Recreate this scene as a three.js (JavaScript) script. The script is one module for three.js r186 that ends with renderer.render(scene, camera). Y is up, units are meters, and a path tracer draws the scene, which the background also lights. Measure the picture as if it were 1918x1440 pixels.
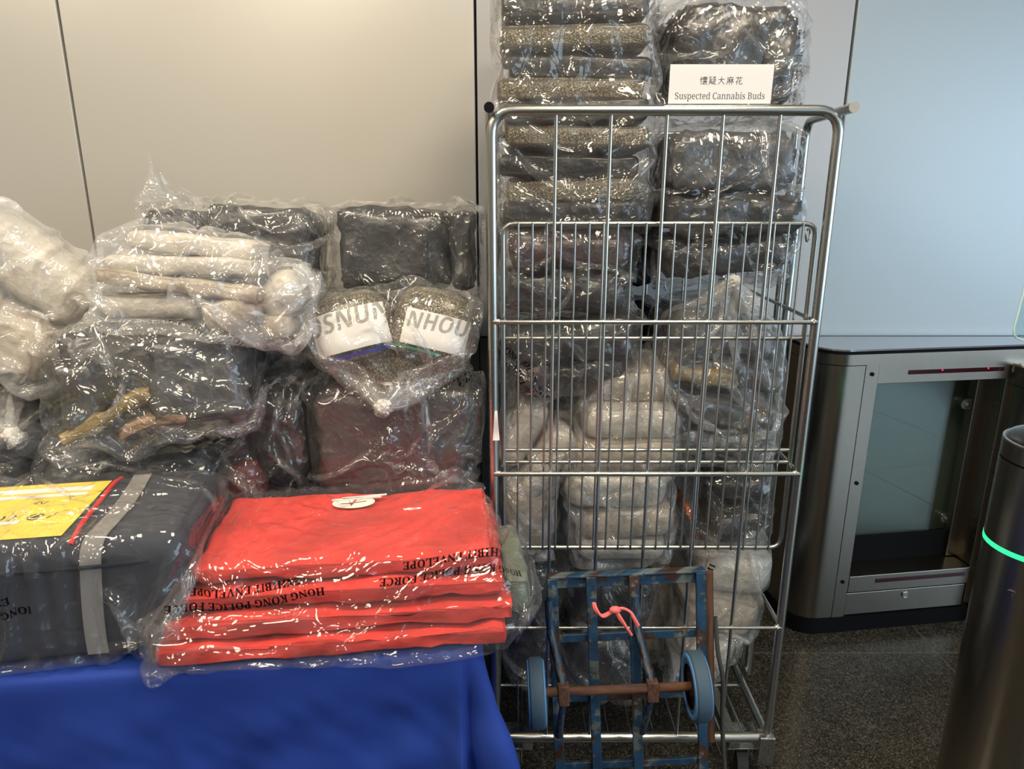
import * as THREE from 'three';
import { mergeGeometries, mergeVertices } from 'three/addons/utils/BufferGeometryUtils.js';
import { RoundedBoxGeometry } from 'three/addons/geometries/RoundedBoxGeometry.js';
import { RectAreaLightUniformsLib } from 'three/addons/lights/RectAreaLightUniformsLib.js';
import { createNoise3D } from 'simplex-noise';

// ------------------------------------------------------------------ camera, sky, lights, exposure
const scene = new THREE.Scene();
const camera = new THREE.PerspectiveCamera(56.86, 1918 / 1440, 0.05, 60);
camera.position.set(0, 1.6, 0);
camera.rotation.x = THREE.MathUtils.degToRad(-15.75);
const renderer = new THREE.WebGLRenderer();
renderer.toneMapping = THREE.LinearToneMapping;
renderer.toneMappingExposure = 1.0;
renderer.shadowMap.enabled = true;
RectAreaLightUniformsLib.init();
scene.background = new THREE.Color(0.62, 0.78, 1.0);            // even overcast sky outside the glazing
const ROOM = { x0: -4.2, x1: 5.6, z0: -2.5, z1: 4.6, h: 3.1 };
function areaLight(color, intensity, w, h, pos, target) {
  const l = new THREE.RectAreaLight(color, intensity, w, h);
  l.position.set(...pos); l.lookAt(...target); scene.add(l); return l;
}
areaLight(new THREE.Color(0.66, 0.83, 1.0), 5.0, 1.3, 2.3, [4.75, 1.6, 4.55], [4.75, 1.6, 0]);      // daylight in the front glazing
areaLight(new THREE.Color(0.66, 0.83, 1.0), 4.6, 4.9, 2.3, [5.55, 1.6, 1.75], [0, 1.6, 1.75]);      // daylight in the side glazing
const LAMP_COLOR = new THREE.Color(1.0, 0.86, 0.66), LAMP_POWER = 31, LAMP_SIZE = 0.6;
const LAMP_SPOTS = [[-2.6, -0.8], [-0.95, -0.8], [0.6, -0.8], [-1.85, 0.9], [0.7, 0.9]];

// ------------------------------------------------------------------ helpers
const rad = THREE.MathUtils.degToRad, V = (x, y, z) => new THREE.Vector3(x, y, z);
function rng(seed) { let a = seed * 2654435761 >>> 0; return () => { a = (a + 0x6d2b79f5) | 0; let t = Math.imul(a ^ (a >>> 15), 1 | a); t = (t + Math.imul(t ^ (t >>> 7), 61 | t)) ^ t; return ((t ^ (t >>> 14)) >>> 0) / 4294967296; }; }
const noise = createNoise3D(rng(11));
const used = new Map();
function numbered(n) { const k = used.get(n) || 0; used.set(n, k + 1); return k ? `${n}_${String(k).padStart(3, '0')}` : n; }
function setTag(o, label, category, group, kind) {
  if (label) o.userData.label = label; if (category) o.userData.category = category;
  if (group) o.userData.group = group; if (kind) o.userData.kind = kind; return o;
}
function thing(name, label, category, group) { const g = new THREE.Group(); g.name = numbered(name); scene.add(g); return setTag(g, label, category, group); }
function struct(name) { const g = new THREE.Group(); g.name = name; scene.add(g); g.userData.kind = 'structure'; return g; }
function mesh(name, geo, mat, parent) {
  const m = new THREE.Mesh(geo, mat); m.name = parent === scene ? numbered(name) : name;
  m.castShadow = m.receiveShadow = true; parent.add(m); return m;
}
function rod(a, b, r, seg = 10) {
  const A = V(...a), B = V(...b), d = B.clone().sub(A), g = new THREE.CylinderGeometry(r, r, d.length(), seg);
  g.applyQuaternion(new THREE.Quaternion().setFromUnitVectors(V(0, 1, 0), d.clone().normalize()));
  g.translate((A.x + B.x) / 2, (A.y + B.y) / 2, (A.z + B.z) / 2); return g;
}
function rpath(pts, r) {
  const p = pts.map((q) => V(...q)), path = new THREE.CurvePath(); let from = p[0];
  for (let i = 1; i < p.length - 1; i++) {
    const a = p[i].clone().add(p[i - 1].clone().sub(p[i]).setLength(r)), b = p[i].clone().add(p[i + 1].clone().sub(p[i]).setLength(r));
    path.add(new THREE.LineCurve3(from, a)); path.add(new THREE.QuadraticBezierCurve3(a, p[i], b)); from = b;
  }
  path.add(new THREE.LineCurve3(from, p[p.length - 1])); return path;
}
const rtube = (pts, bend, r, seg = 160, rs = 12) => new THREE.TubeGeometry(rpath(pts, bend), seg, r, rs, false);
const curve = (pts, r, seg = 40, rs = 8) => new THREE.TubeGeometry(new THREE.CatmullRomCurve3(pts.map((q) => V(...q))), seg, r, rs, false);
function box(w, h, d, x, y, z, bevel = 0) {
  const g = bevel ? new RoundedBoxGeometry(w, h, d, 2, bevel) : new THREE.BoxGeometry(w, h, d); g.translate(x, y, z); return g;
}
const merge = (list) => mergeGeometries(list.map((g) => { const q = g.index ? g.toNonIndexed() : g; for (const k of Object.keys(q.attributes)) if (!['position', 'normal', 'uv'].includes(k)) q.deleteAttribute(k); return q; }));
const std = (o) => new THREE.MeshStandardMaterial(o), phys = (o) => new THREE.MeshPhysicalMaterial(o);
const lin = (r, g, b) => new THREE.Color().setRGB(r, g, b);

// ------------------------------------------------------------------ computed textures
function dataTex(n, fn, srgb) {
  const d = new Uint8Array(n * n * 4);
  for (let y = 0, k = 0; y < n; y++) for (let x = 0; x < n; x++, k += 4) {
    const c = fn(x / n, y / n); const a = Array.isArray(c) ? c : [c, c, c];
    for (let i = 0; i < 3; i++) d[k + i] = Math.max(0, Math.min(255, a[i] * 255)); d[k + 3] = 255;
  }
  const t = new THREE.DataTexture(d, n, n); t.wrapS = t.wrapT = THREE.RepeatWrapping; t.magFilter = THREE.LinearFilter;
  t.colorSpace = srgb ? THREE.SRGBColorSpace : THREE.NoColorSpace; t.needsUpdate = true; return t;
}
const withRepeat = (t, u, v) => { const c = t.clone(); c.repeat.set(u, v); c.needsUpdate = true; return c; };
function lattice(n, seed) { const r = rng(seed), a = new Float32Array(n * n); for (let i = 0; i < a.length; i++) a[i] = r(); return a; }
function periodic(n, seed) {                                     // tiling value noise with n cells a side
  const a = lattice(n, seed), s = (t) => t * t * (3 - 2 * t);
  return (u, v) => {
    const x = u * n, y = v * n, i = Math.floor(x), j = Math.floor(y), fx = s(x - i), fy = s(y - j);
    const g = (p, q) => a[((q % n) + n) % n * n + ((p % n) + n) % n];
    return (g(i, j) * (1 - fx) + g(i + 1, j) * fx) * (1 - fy) + (g(i, j + 1) * (1 - fx) + g(i + 1, j + 1) * fx) * fy;
  };
}
function fbm(n, oct, seed) { const f = []; for (let k = 0; k < oct; k++) f.push(periodic(n << k, seed + k)); return (u, v) => { let s = 0, w = 0; f.forEach((g, k) => { const a = 0.55 ** k; s += a * g(u, v); w += a; }); return s / w; }; }
function cells(n, seed) {                                        // tiling cells: [distance to nearest, to second, random of nearest]
  const ax = lattice(n, seed), ay = lattice(n, seed + 1), ar = lattice(n, seed + 2);
  return (u, v) => {
    const x = u * n, y = v * n, i = Math.floor(x), j = Math.floor(y); let f1 = 9, f2 = 9, id = 0;
    for (let q = -1; q <= 1; q++) for (let p = -1; p <= 1; p++) {
      const k = ((j + q + n) % n) * n + ((i + p + n) % n), dx = i + p + ax[k] - x, dy = j + q + ay[k] - y, d = Math.sqrt(dx * dx + dy * dy);
      if (d < f1) { f2 = f1; f1 = d; id = ar[k]; } else if (d < f2) f2 = d;
    }
    return [f1, f2, id];
  };
}
const crinkleTex = (() => {                                       // slopes of the fine creases of thin plastic film, one tile = 0.34 m
  const r = rng(5), n = 1024, w1 = fbm(3, 3, 21), w2 = fbm(3, 3, 31), folds = [], h = new Float32Array(n * n);
  for (let k = 0; k < 30; k++) {
    const m = 2 + Math.floor(r() * (k < 12 ? 3 : 6)), ang = r() * Math.PI * 2;
    folds.push([Math.round(Math.cos(ang) * m), Math.round(Math.sin(ang) * m), r(), periodic(4 + Math.floor(r() * 5), 100 + k), 1 / Math.pow(m, 0.8), k % 3 ? 9 : 2]);
  }
  for (let y = 0, q = 0; y < n; y++) for (let x = 0; x < n; x++, q++) {
    const u = x / n, v = y / n, a = u + (w1(u, v) - 0.5) * 0.22, b = v + (w2(u, v) - 0.5) * 0.22;
    for (const [kx, ky, ph, mask, amp, sharp] of folds) {
      let t = kx * a + ky * b + ph; t = 1 - Math.abs(2 * (t - Math.floor(t)) - 1); if (t < (sharp > 2 ? 0.5 : 0.05)) continue;
      const m = mask(u, v); if (m < 0.48) continue;
      h[q] += amp * Math.min(1, (m - 0.48) * 6) * (sharp > 2 ? 0.75 * t ** 9 : t * t);
    }
  }
  const k = 0.0032 * n / 0.34 / 2, at = (x, y) => h[((y + n) % n) * n + (x + n) % n];
  return dataTex(n, (u, v) => { const x = Math.round(u * n), y = Math.round(v * n), dx = -(at(x + 1, y) - at(x - 1, y)) * k, dy = -(at(x, y + 1) - at(x, y - 1)) * k, l = Math.hypot(dx, dy, 1); return [0.5 + dx / l / 2, 0.5 + dy / l / 2, 0.5 + 0.5 / l]; });
})();
const budTex = (() => {
  const c = cells(44, 41), c2 = cells(90, 47), f = fbm(5, 4, 51);
  return dataTex(512, (u, v) => { const [d, e, id] = c(u, v), [d2, , i2] = c2(u, v), k = (0.45 + 0.55 * id) * (1 - 0.6 * d) * (0.75 + 0.5 * f(u, v)) * (0.8 + 0.4 * i2 * (1 - d2)); return [k * 0.88, k * 0.81, k * 0.66]; }, true);
})();
const budBump = (() => { const c = cells(44, 41), c2 = cells(90, 47); return dataTex(512, (u, v) => 0.7 * (1 - c(u, v)[0]) + 0.3 * (1 - c2(u, v)[0])); })();
const clothTex = (() => { const f = fbm(4, 5, 61); return dataTex(512, (u, v) => { const k = f(u, v); return 0.84 + 0.3 * (k - 0.5); }, true); })();
const clothBump = (() => { const f = fbm(6, 4, 71), g = fbm(3, 2, 73); return dataTex(512, (u, v) => { const a = 1 - Math.abs(2 * f(u, v) - 1); return 0.55 * a * a + 0.45 * g(u, v); }); })();
const milkTex = (() => { const f = fbm(4, 5, 81); return dataTex(512, (u, v) => { const k = 0.82 + 0.42 * (f(u, v) - 0.5); return [k, k * 0.985, k * 0.955]; }, true); })();
const graniteTex = (() => {
  const r = cells(300, 91), q = cells(150, 95), f = fbm(8, 3, 99);
  return dataTex(1024, (u, v) => { const a = r(u, v)[2], b = q(u, v)[2]; let k = 0.15 + 0.12 * b + 0.07 * (f(u, v) - 0.5); if (a > 0.9) k += 0.17; else if (a < 0.3) k -= 0.06; return [k * 1.05, k, k * 0.9]; }, true);
})();
const wornTex = (() => {                                          // worn blue paint: scuffs, grey dirt, rust
  const f = fbm(12, 5, 111), g = fbm(7, 6, 121), h = fbm(16, 4, 131), st = (a, b, x) => { const t = Math.max(0, Math.min(1, (x - a) / (b - a))); return t * t * (3 - 2 * t); };
  return dataTex(512, (u, v) => {
    const s = h(u, v) - 0.5, dirt = st(0.52, 0.62, f(u, v)) * 0.8, rust = st(0.58, 0.63, g(u, v)), mix = (a, b, t) => a + (b - a) * t;
    let c = [0.1 + 0.1 * s, 0.25 + 0.16 * s, 0.37 + 0.2 * s]; c = c.map((x, i) => mix(x, [0.42, 0.42, 0.39][i] + 0.4 * s, dirt)); return c.map((x, i) => mix(x, [0.25, 0.16, 0.11][i] + 0.2 * s, rust));
  }, true);
})();
const rustTex = (() => { const f = fbm(6, 5, 141), g = fbm(20, 3, 143); return dataTex(256, (u, v) => { const k = f(u, v), s = g(u, v); return [0.26 + 0.3 * (k - 0.4), 0.17 + 0.2 * (k - 0.4), 0.125 + 0.14 * (s - 0.4)]; }, true); })();
const brushTex = (() => { const r = rng(151), row = Float32Array.from({ length: 512 }, () => r()), f = fbm(4, 3, 153); return dataTex(512, (u, v) => 0.42 + 0.025 * (row[Math.floor(v * 512) % 512] - 0.5) + 0.05 * (f(u, v) - 0.5)); })();
const zincTex = (() => { const f = fbm(8, 4, 161); return dataTex(256, (u, v) => 0.18 + 0.3 * f(u, v)); })();
const weaveTex = dataTex(256, (u, v) => 0.5 + 0.25 * Math.sin(u * 2 * Math.PI * 48) + 0.25 * Math.sin(v * 2 * Math.PI * 48));
function canvasTex(w, h, draw) {
  const c = document.createElement('canvas'); c.width = w; c.height = h; const g = c.getContext('2d'); draw(g, w, h);
  const t = new THREE.CanvasTexture(c); t.colorSpace = THREE.SRGBColorSpace; t.magFilter = THREE.LinearFilter; return t;
}

// ------------------------------------------------------------------ materials
const M = {
  panel: phys({ color: lin(0.58, 0.56, 0.52), roughness: 0.38, metalness: 0.3 }),
  panelDimmed: phys({ color: lin(0.45, 0.45, 0.46), roughness: 0.38, metalness: 0.3 }),  // panel copy, colour darkened to offset the window reflection on the middle panel
  panelSkyTint: phys({ color: lin(0.4, 0.46, 0.495), roughness: 0.4, metalness: 0.3 }),  // panel copy with the cool daylight reflection put into its colour
  dark: std({ color: lin(0.012, 0.012, 0.013), roughness: 0.6 }),
  brown: std({ color: lin(0.15, 0.14, 0.12), roughness: 0.45, metalness: 0.4 }),
  plaster: std({ color: lin(0.34, 0.315, 0.28), roughness: 0.9 }),
  ceiling: std({ color: lin(0.72, 0.7, 0.66), roughness: 0.9 }),
  granite: phys({ map: graniteTex, roughness: 0.2, specularIntensity: 0.8 }),
  grout: std({ color: lin(0.2, 0.17, 0.12), roughness: 0.8 }),
  zinc: std({ color: lin(0.47, 0.48, 0.455), roughness: 0.85, roughnessMap: zincTex, metalness: 1 }),
  steel: std({ color: lin(0.32, 0.29, 0.245), roughness: 0.62, roughnessMap: brushTex, metalness: 1 }),
  blackGloss: phys({ color: lin(0.01, 0.01, 0.012), roughness: 0.06 }),
  topGlass: phys({ color: lin(0.46, 0.47, 0.5), metalness: 0.75, roughness: 0.08 }),
  blackMatte: phys({ color: lin(0.003, 0.003, 0.004), roughness: 0.7, specularIntensity: 0.25 }),
  redStrip: phys({ color: lin(0.03, 0.002, 0.006), roughness: 0.1 }),
  clear: phys({ color: lin(0.99, 0.99, 0.99), transmission: 1, roughness: 0.03, thickness: 0, ior: 1.45 }),
  glass: phys({ color: lin(0.86, 0.95, 0.93), transmission: 1, roughness: 0.02, thickness: 0, ior: 1.5 }),
  glassEdge: phys({ color: lin(0.85, 0.95, 0.93), roughness: 0.2, transmission: 0.4 }),
  blueCloth: std({ color: lin(0.0015, 0.03, 0.25), roughness: 0.75, bumpMap: withRepeat(weaveTex, 40, 40), bumpScale: 0.0002 }),
  wornBlue: std({ color: lin(0.7, 0.7, 0.7), map: wornTex, roughness: 0.55, bumpMap: wornTex, bumpScale: 0.0006 }),
  rust: std({ map: rustTex, roughness: 0.85, bumpMap: rustTex, bumpScale: 0.001 }),
  tyre: std({ color: lin(0.035, 0.07, 0.11), roughness: 0.7 }),
  tyreRim: std({ color: lin(0.06, 0.2, 0.42), roughness: 0.6 }),
  hub: std({ map: rustTex, color: lin(0.5, 0.5, 0.5), roughness: 0.6, metalness: 0.5 }),
  pinkString: std({ color: lin(0.85, 0.16, 0.15), roughness: 0.7 }),
  rubber: std({ color: lin(0.03, 0.03, 0.03), roughness: 0.7 }),
};
const soft = (r, g, b, o = {}) => phys({ color: lin(r, g, b), map: withRepeat(clothTex, 2, 2), bumpMap: withRepeat(clothBump, 1.3, 1.3), bumpScale: 0.0055, roughness: 0.42, ...o });
const shiny = { clearcoat: 0.5, clearcoatRoughness: 0.25 };
Object.assign(M, {
  black: soft(0.022, 0.022, 0.025, shiny), charcoal: soft(0.045, 0.046, 0.05, shiny), slate: soft(0.075, 0.078, 0.088, shiny),
  plum: soft(0.07, 0.036, 0.04, shiny), maroon: soft(0.16, 0.03, 0.03), olive: soft(0.3, 0.21, 0.075, shiny), tan: soft(0.26, 0.15, 0.09, shiny),
  buds: phys({ map: withRepeat(budTex, 2, 2), bumpMap: withRepeat(budBump, 2, 2), bumpScale: 0.006, roughness: 0.55, ...shiny }),
  milk: phys({ color: lin(0.7, 0.665, 0.61), map: withRepeat(milkTex, 2, 2), bumpMap: withRepeat(clothBump, 2, 2), bumpScale: 0.0035, roughness: 0.45, ...shiny }),
  beige: phys({ color: lin(0.52, 0.45, 0.37), map: withRepeat(milkTex, 2, 2), bumpMap: withRepeat(clothBump, 2, 2), bumpScale: 0.0035, roughness: 0.5, ...shiny }),
  red: std({ color: lin(0.8, 0.05, 0.036), map: withRepeat(clothTex, 1, 1), bumpMap: withRepeat(clothBump, 1, 1), bumpScale: 0.003, roughness: 0.9 }),
  sage: soft(0.17, 0.2, 0.15), navy: std({ color: lin(0.014, 0.02, 0.038), roughness: 0.7, bumpMap: withRepeat(weaveTex, 6, 6), bumpScale: 0.0006 }),
  greyMatte: std({ color: lin(0.3, 0.29, 0.27), roughness: 0.6 }), orange: soft(0.6, 0.13, 0.02), white: std({ color: lin(0.75, 0.74, 0.71), roughness: 0.6 }), greyStrap: std({ color: lin(0.25, 0.24, 0.235), roughness: 0.8, bumpMap: withRepeat(weaveTex, 1, 8), bumpScale: 0.0008 }),
  yellow: std({ color: lin(0.62, 0.5, 0.07), roughness: 0.7 }), redPiping: std({ color: lin(0.6, 0.02, 0.02), roughness: 0.6 }),
  knot: phys({ color: lin(0.8, 0.78, 0.75), roughness: 0.35, transmission: 0.45, thickness: 0 }),
});

// ------------------------------------------------------------------ the room
{
  const { x0, x1, z0, z1, h } = ROOM;
  // floor: granite tiles with thin tan joints, joints at x = 1.51 and z = -2.168
  const floor = struct('floor'), T = 0.9, gap = 0.0035;
  mesh('bed', box(x1 - x0 + 0.4, 0.06, z1 - z0 + 0.4, (x0 + x1) / 2, -0.0315, (z0 + z1) / 2), M.grout, floor);
  const tileGeo = [0, 1, 2, 3].map((k) => {
    const g = new RoundedBoxGeometry(T - gap, 0.02, T - gap, 1, 0.0008), p = g.attributes.position, uv = g.attributes.uv;
    for (let i = 0; i < p.count; i++) uv.setXY(i, (p.getX(i) + k * 0.37) / 0.8, (p.getZ(i) + k * 0.61) / 0.8);
    return g;
  });
  let k = 0;
  for (let i = -7; i <= 5; i++) for (let j = -1; j <= 8; j++) {
    const cx = 1.51 + (i - 0.5) * T, cz = -2.168 + (j + 0.5) * T - (j < 0 ? 0 : 0);
    if (cx + T / 2 < x0 || cx - T / 2 > x1 || cz - T / 2 < z0 - 1 || cz - T / 2 > z1) continue;
    mesh('tile', tileGeo[(k++ * 7 + i * i) & 3], M.granite, floor).position.set(cx, -0.01, cz);
  }
  const ceiling = struct('ceiling');
  mesh('slab', box(x1 - x0 + 0.4, 0.12, z1 - z0 + 0.4, (x0 + x1) / 2, h + 0.06, (z0 + z1) / 2), M.ceiling, ceiling);

  // back wall: satin metal panels with dark open joints, over a brown lower wall
  const wall = struct('wall_back');
  mesh('backing', box(x1 - x0 + 0.4, h + 0.1, 0.1, (x0 + x1) / 2, h / 2, z0 - 0.075), M.dark, wall);
  const joints = [-4.2, -2.78, -1.447, -0.118, 1.097, 2.45, 3.8, 5.6], low = 1.074;
  for (let i = 0; i + 1 < joints.length; i++) {
    const a = joints[i], b = joints[i + 1], g = 0.004;
    mesh('panel', box(b - a - 2 * g, h - low, 0.026, (a + b) / 2, (h + low) / 2, z0 - 0.013, 0.004), i === 4 ? M.panelSkyTint : i === 3 ? M.panelDimmed : M.panel, wall);
    mesh('lower_panel', box(b - a - g, low - 0.008, 0.02, (a + b) / 2, (low - 0.008) / 2, z0 - 0.03), M.brown, wall);
  }
  const wl = struct('wall_left');
  mesh('wall', box(0.15, h, z1 - z0 + 0.3, x0 - 0.075, h / 2, (z0 + z1) / 2), M.plaster, wl);
  // side and front walls with glazing
  const wr = struct('wall_right'), wf = struct('wall_front');
  const rz0 = -0.75, rz1 = 4.25, y0 = 0.4, y1 = 2.8;
  mesh('wall', merge([box(0.15, y0, z1 - z0 + 0.3, x1 + 0.075, y0 / 2, (z0 + z1) / 2), box(0.15, h - y1, z1 - z0 + 0.3, x1 + 0.075, (h + y1) / 2, (z0 + z1) / 2),
    box(0.15, y1 - y0, rz0 - z0 + 0.15, x1 + 0.075, (y0 + y1) / 2, (rz0 + z0 - 0.15) / 2), box(0.15, y1 - y0, z1 - rz1 + 0.15, x1 + 0.075, (y0 + y1) / 2, (rz1 + z1 + 0.15) / 2)]), M.plaster, wr);
  const fx0 = 4.05, fx1 = 5.45;
  mesh('wall', merge([box(x1 - x0, y0, 0.15, (x0 + x1) / 2, y0 / 2, z1 + 0.075), box(x1 - x0, h - y1, 0.15, (x0 + x1) / 2, (h + y1) / 2, z1 + 0.075),
    box(fx0 - x0, y1 - y0, 0.15, (x0 + fx0) / 2, (y0 + y1) / 2, z1 + 0.075), box(x1 - fx1, y1 - y0, 0.15, (x1 + fx1) / 2, (y0 + y1) / 2, z1 + 0.075)]), M.plaster, wf);
  const w1 = struct('window_1'), w2 = struct('window_2');
  for (let i = 0; i < 3; i++) {
    const a = fx0 + (fx1 - fx0) * i / 3, b = fx0 + (fx1 - fx0) * (i + 1) / 3;
    mesh('pane', box(b - a - 0.05, y1 - y0 - 0.05, 0.008, (a + b) / 2, (y0 + y1) / 2, z1 + 0.09), M.glass, w1);
    mesh('mullion', box(0.05, y1 - y0, 0.08, b - 0.025, (y0 + y1) / 2, z1 + 0.09), M.dark, w1);
    const c = rz0 + (rz1 - rz0) * i / 3, d = rz0 + (rz1 - rz0) * (i + 1) / 3;
    mesh('pane', box(0.008, y1 - y0 - 0.05, d - c - 0.05, x1 + 0.09, (y0 + y1) / 2, (c + d) / 2), M.glass, w2);
    mesh('mullion', box(0.08, y1 - y0, 0.05, x1 + 0.09, (y0 + y1) / 2, d - 0.025), M.dark, w2);
  }
  // square ceiling light panels, each with its own area light just below the diffuser
  for (const [x, z] of LAMP_SPOTS) {
    const d = thing('ceiling_light', 'square recessed ceiling light panel glowing warm white overhead', 'light', 'ceiling light panels');
    d.position.set(x, h, z); const w = LAMP_SIZE;
    mesh('frame', merge([box(w + 0.06, 0.02, 0.03, 0, -0.008, w / 2 + 0.015), box(w + 0.06, 0.02, 0.03, 0, -0.008, -w / 2 - 0.015), box(0.03, 0.02, w, w / 2 + 0.015, -0.008, 0), box(0.03, 0.02, w, -w / 2 - 0.015, -0.008, 0)]), M.white, d);
    mesh('diffuser', box(w, 0.006, w, 0, -0.004, 0), std({ color: 0x222222, emissive: LAMP_COLOR, emissiveIntensity: 4 }), d);
    areaLight(LAMP_COLOR, LAMP_POWER, w, w, [x, h - 0.025, z], [x, 0, z + 0.0001]);
  }
}

// ------------------------------------------------------------------ table under a blue cloth
const TB = { yaw: rad(6.3), ox: -0.06, oz: -1.18, top: 0.74, len: 1.75, dep: 1.12 };
{
  const t = thing('folding_table', 'long folding table hidden under the royal blue cloth', 'table');
  t.position.set(TB.ox, 0, TB.oz); t.rotation.y = TB.yaw;
  mesh('tabletop', box(TB.len - 0.03, 0.03, TB.dep - 0.03, -TB.len / 2, TB.top - 0.022, -TB.dep / 2), M.white, t);
  for (const x of [-0.1, -TB.len + 0.1]) for (const z of [-0.1, -TB.dep + 0.1]) mesh('leg', rod([x, 0, z], [x, TB.top - 0.03, z], 0.014), M.zinc, t);
  const c = thing('tablecloth', 'royal blue cloth draped over the table beneath the bags', 'tablecloth');
  c.position.copy(t.position); c.rotation.y = TB.yaw;
  // perimeter: left end -> front edge -> rounded corner -> right end; rows run from the top inwards edge down to the hem
  const per = [], rc = 0.03;
  for (let i = 0; i <= 220; i++) per.push([-TB.len + (TB.len - rc) * i / 220, 0, 0, 1]);
  for (let i = 1; i < 24; i++) { const a = Math.PI / 2 * (1 - i / 24); per.push([-rc + rc * Math.cos(a), -rc + rc * Math.sin(a), Math.cos(a), Math.sin(a)]); }
  for (let i = 0; i <= 90; i++) per.push([0, -rc - (TB.dep - rc) * i / 90, 1, 0]);
  const rows = [[-0.5, 0], [-0.2, 0], [-0.02, 0], [-0.008, -0.0012], [0, -0.005], [0.004, -0.012]];
  for (let k = 1; k <= 60; k++) rows.push([0.006, -0.012 - 0.722 * k / 60]);
  const pos = [], uv = [], idx = [];
  rows.forEach(([o, y], j) => per.forEach(([x, z, nx, nz], i) => {
    const b = Math.max(0, -y - 0.02), s = i < 220 ? x : i < 244 ? 0.0 + (i - 220) * 0.004 : 0.1 + (i - 244) * 0.0125, corner = Math.exp(-((s - 0.03) ** 2) / 0.006);
    let f = 0; const side = s > 0.1 ? Math.max(0.05, 1 - (s - 0.1) * 6) : 1;
    if (b > 0) {
      f = b * side * (0.05 + 0.05 * noise(s * 3.1, b * 0.8, 1.7) + 0.025 * Math.sin(s * 16 + 2.2 * noise(s * 2, 3, b))) + corner * b * (0.19 + 0.2 * Math.sin((s - 0.03) * 62));
      f += side * (0.008 * noise(s * 5 + b * 4, b * 4, 4) + 0.003 * noise(s * 13 - b * 9, b * 10, 8)) * Math.min(1, b * 8);
    }
    const inner = o < 0 ? -o : 0;
    let px = x + nx * (f + (o > 0 ? o : 0)), pz = z + nz * (f + (o > 0 ? o : 0));
    if (inner) { px = x - (nx > 0.05 ? inner * nx : 0); pz = z - (nz > 0.05 ? inner * nz : 0); }
    pos.push(px, TB.top + y, pz); uv.push(s, y);
    if (i + 1 < per.length && j + 1 < rows.length) { const a = j * per.length + i, d = a + per.length; idx.push(a, d, a + 1, d, d + 1, a + 1); }
  }));
  const g = new THREE.BufferGeometry(); g.setAttribute('position', new THREE.Float32BufferAttribute(pos, 3)); g.setAttribute('uv', new THREE.Float32BufferAttribute(uv, 2)); g.setIndex(idx); g.computeVertexNormals();
  mesh('drape', g, M.blueCloth, c);
  mesh('spread', box(TB.len - 0.2, 0.002, TB.dep - 0.06, -TB.len / 2 - 0.06, TB.top - 0.0008, -TB.dep / 2 - 0.02), M.blueCloth, c);
}

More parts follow.
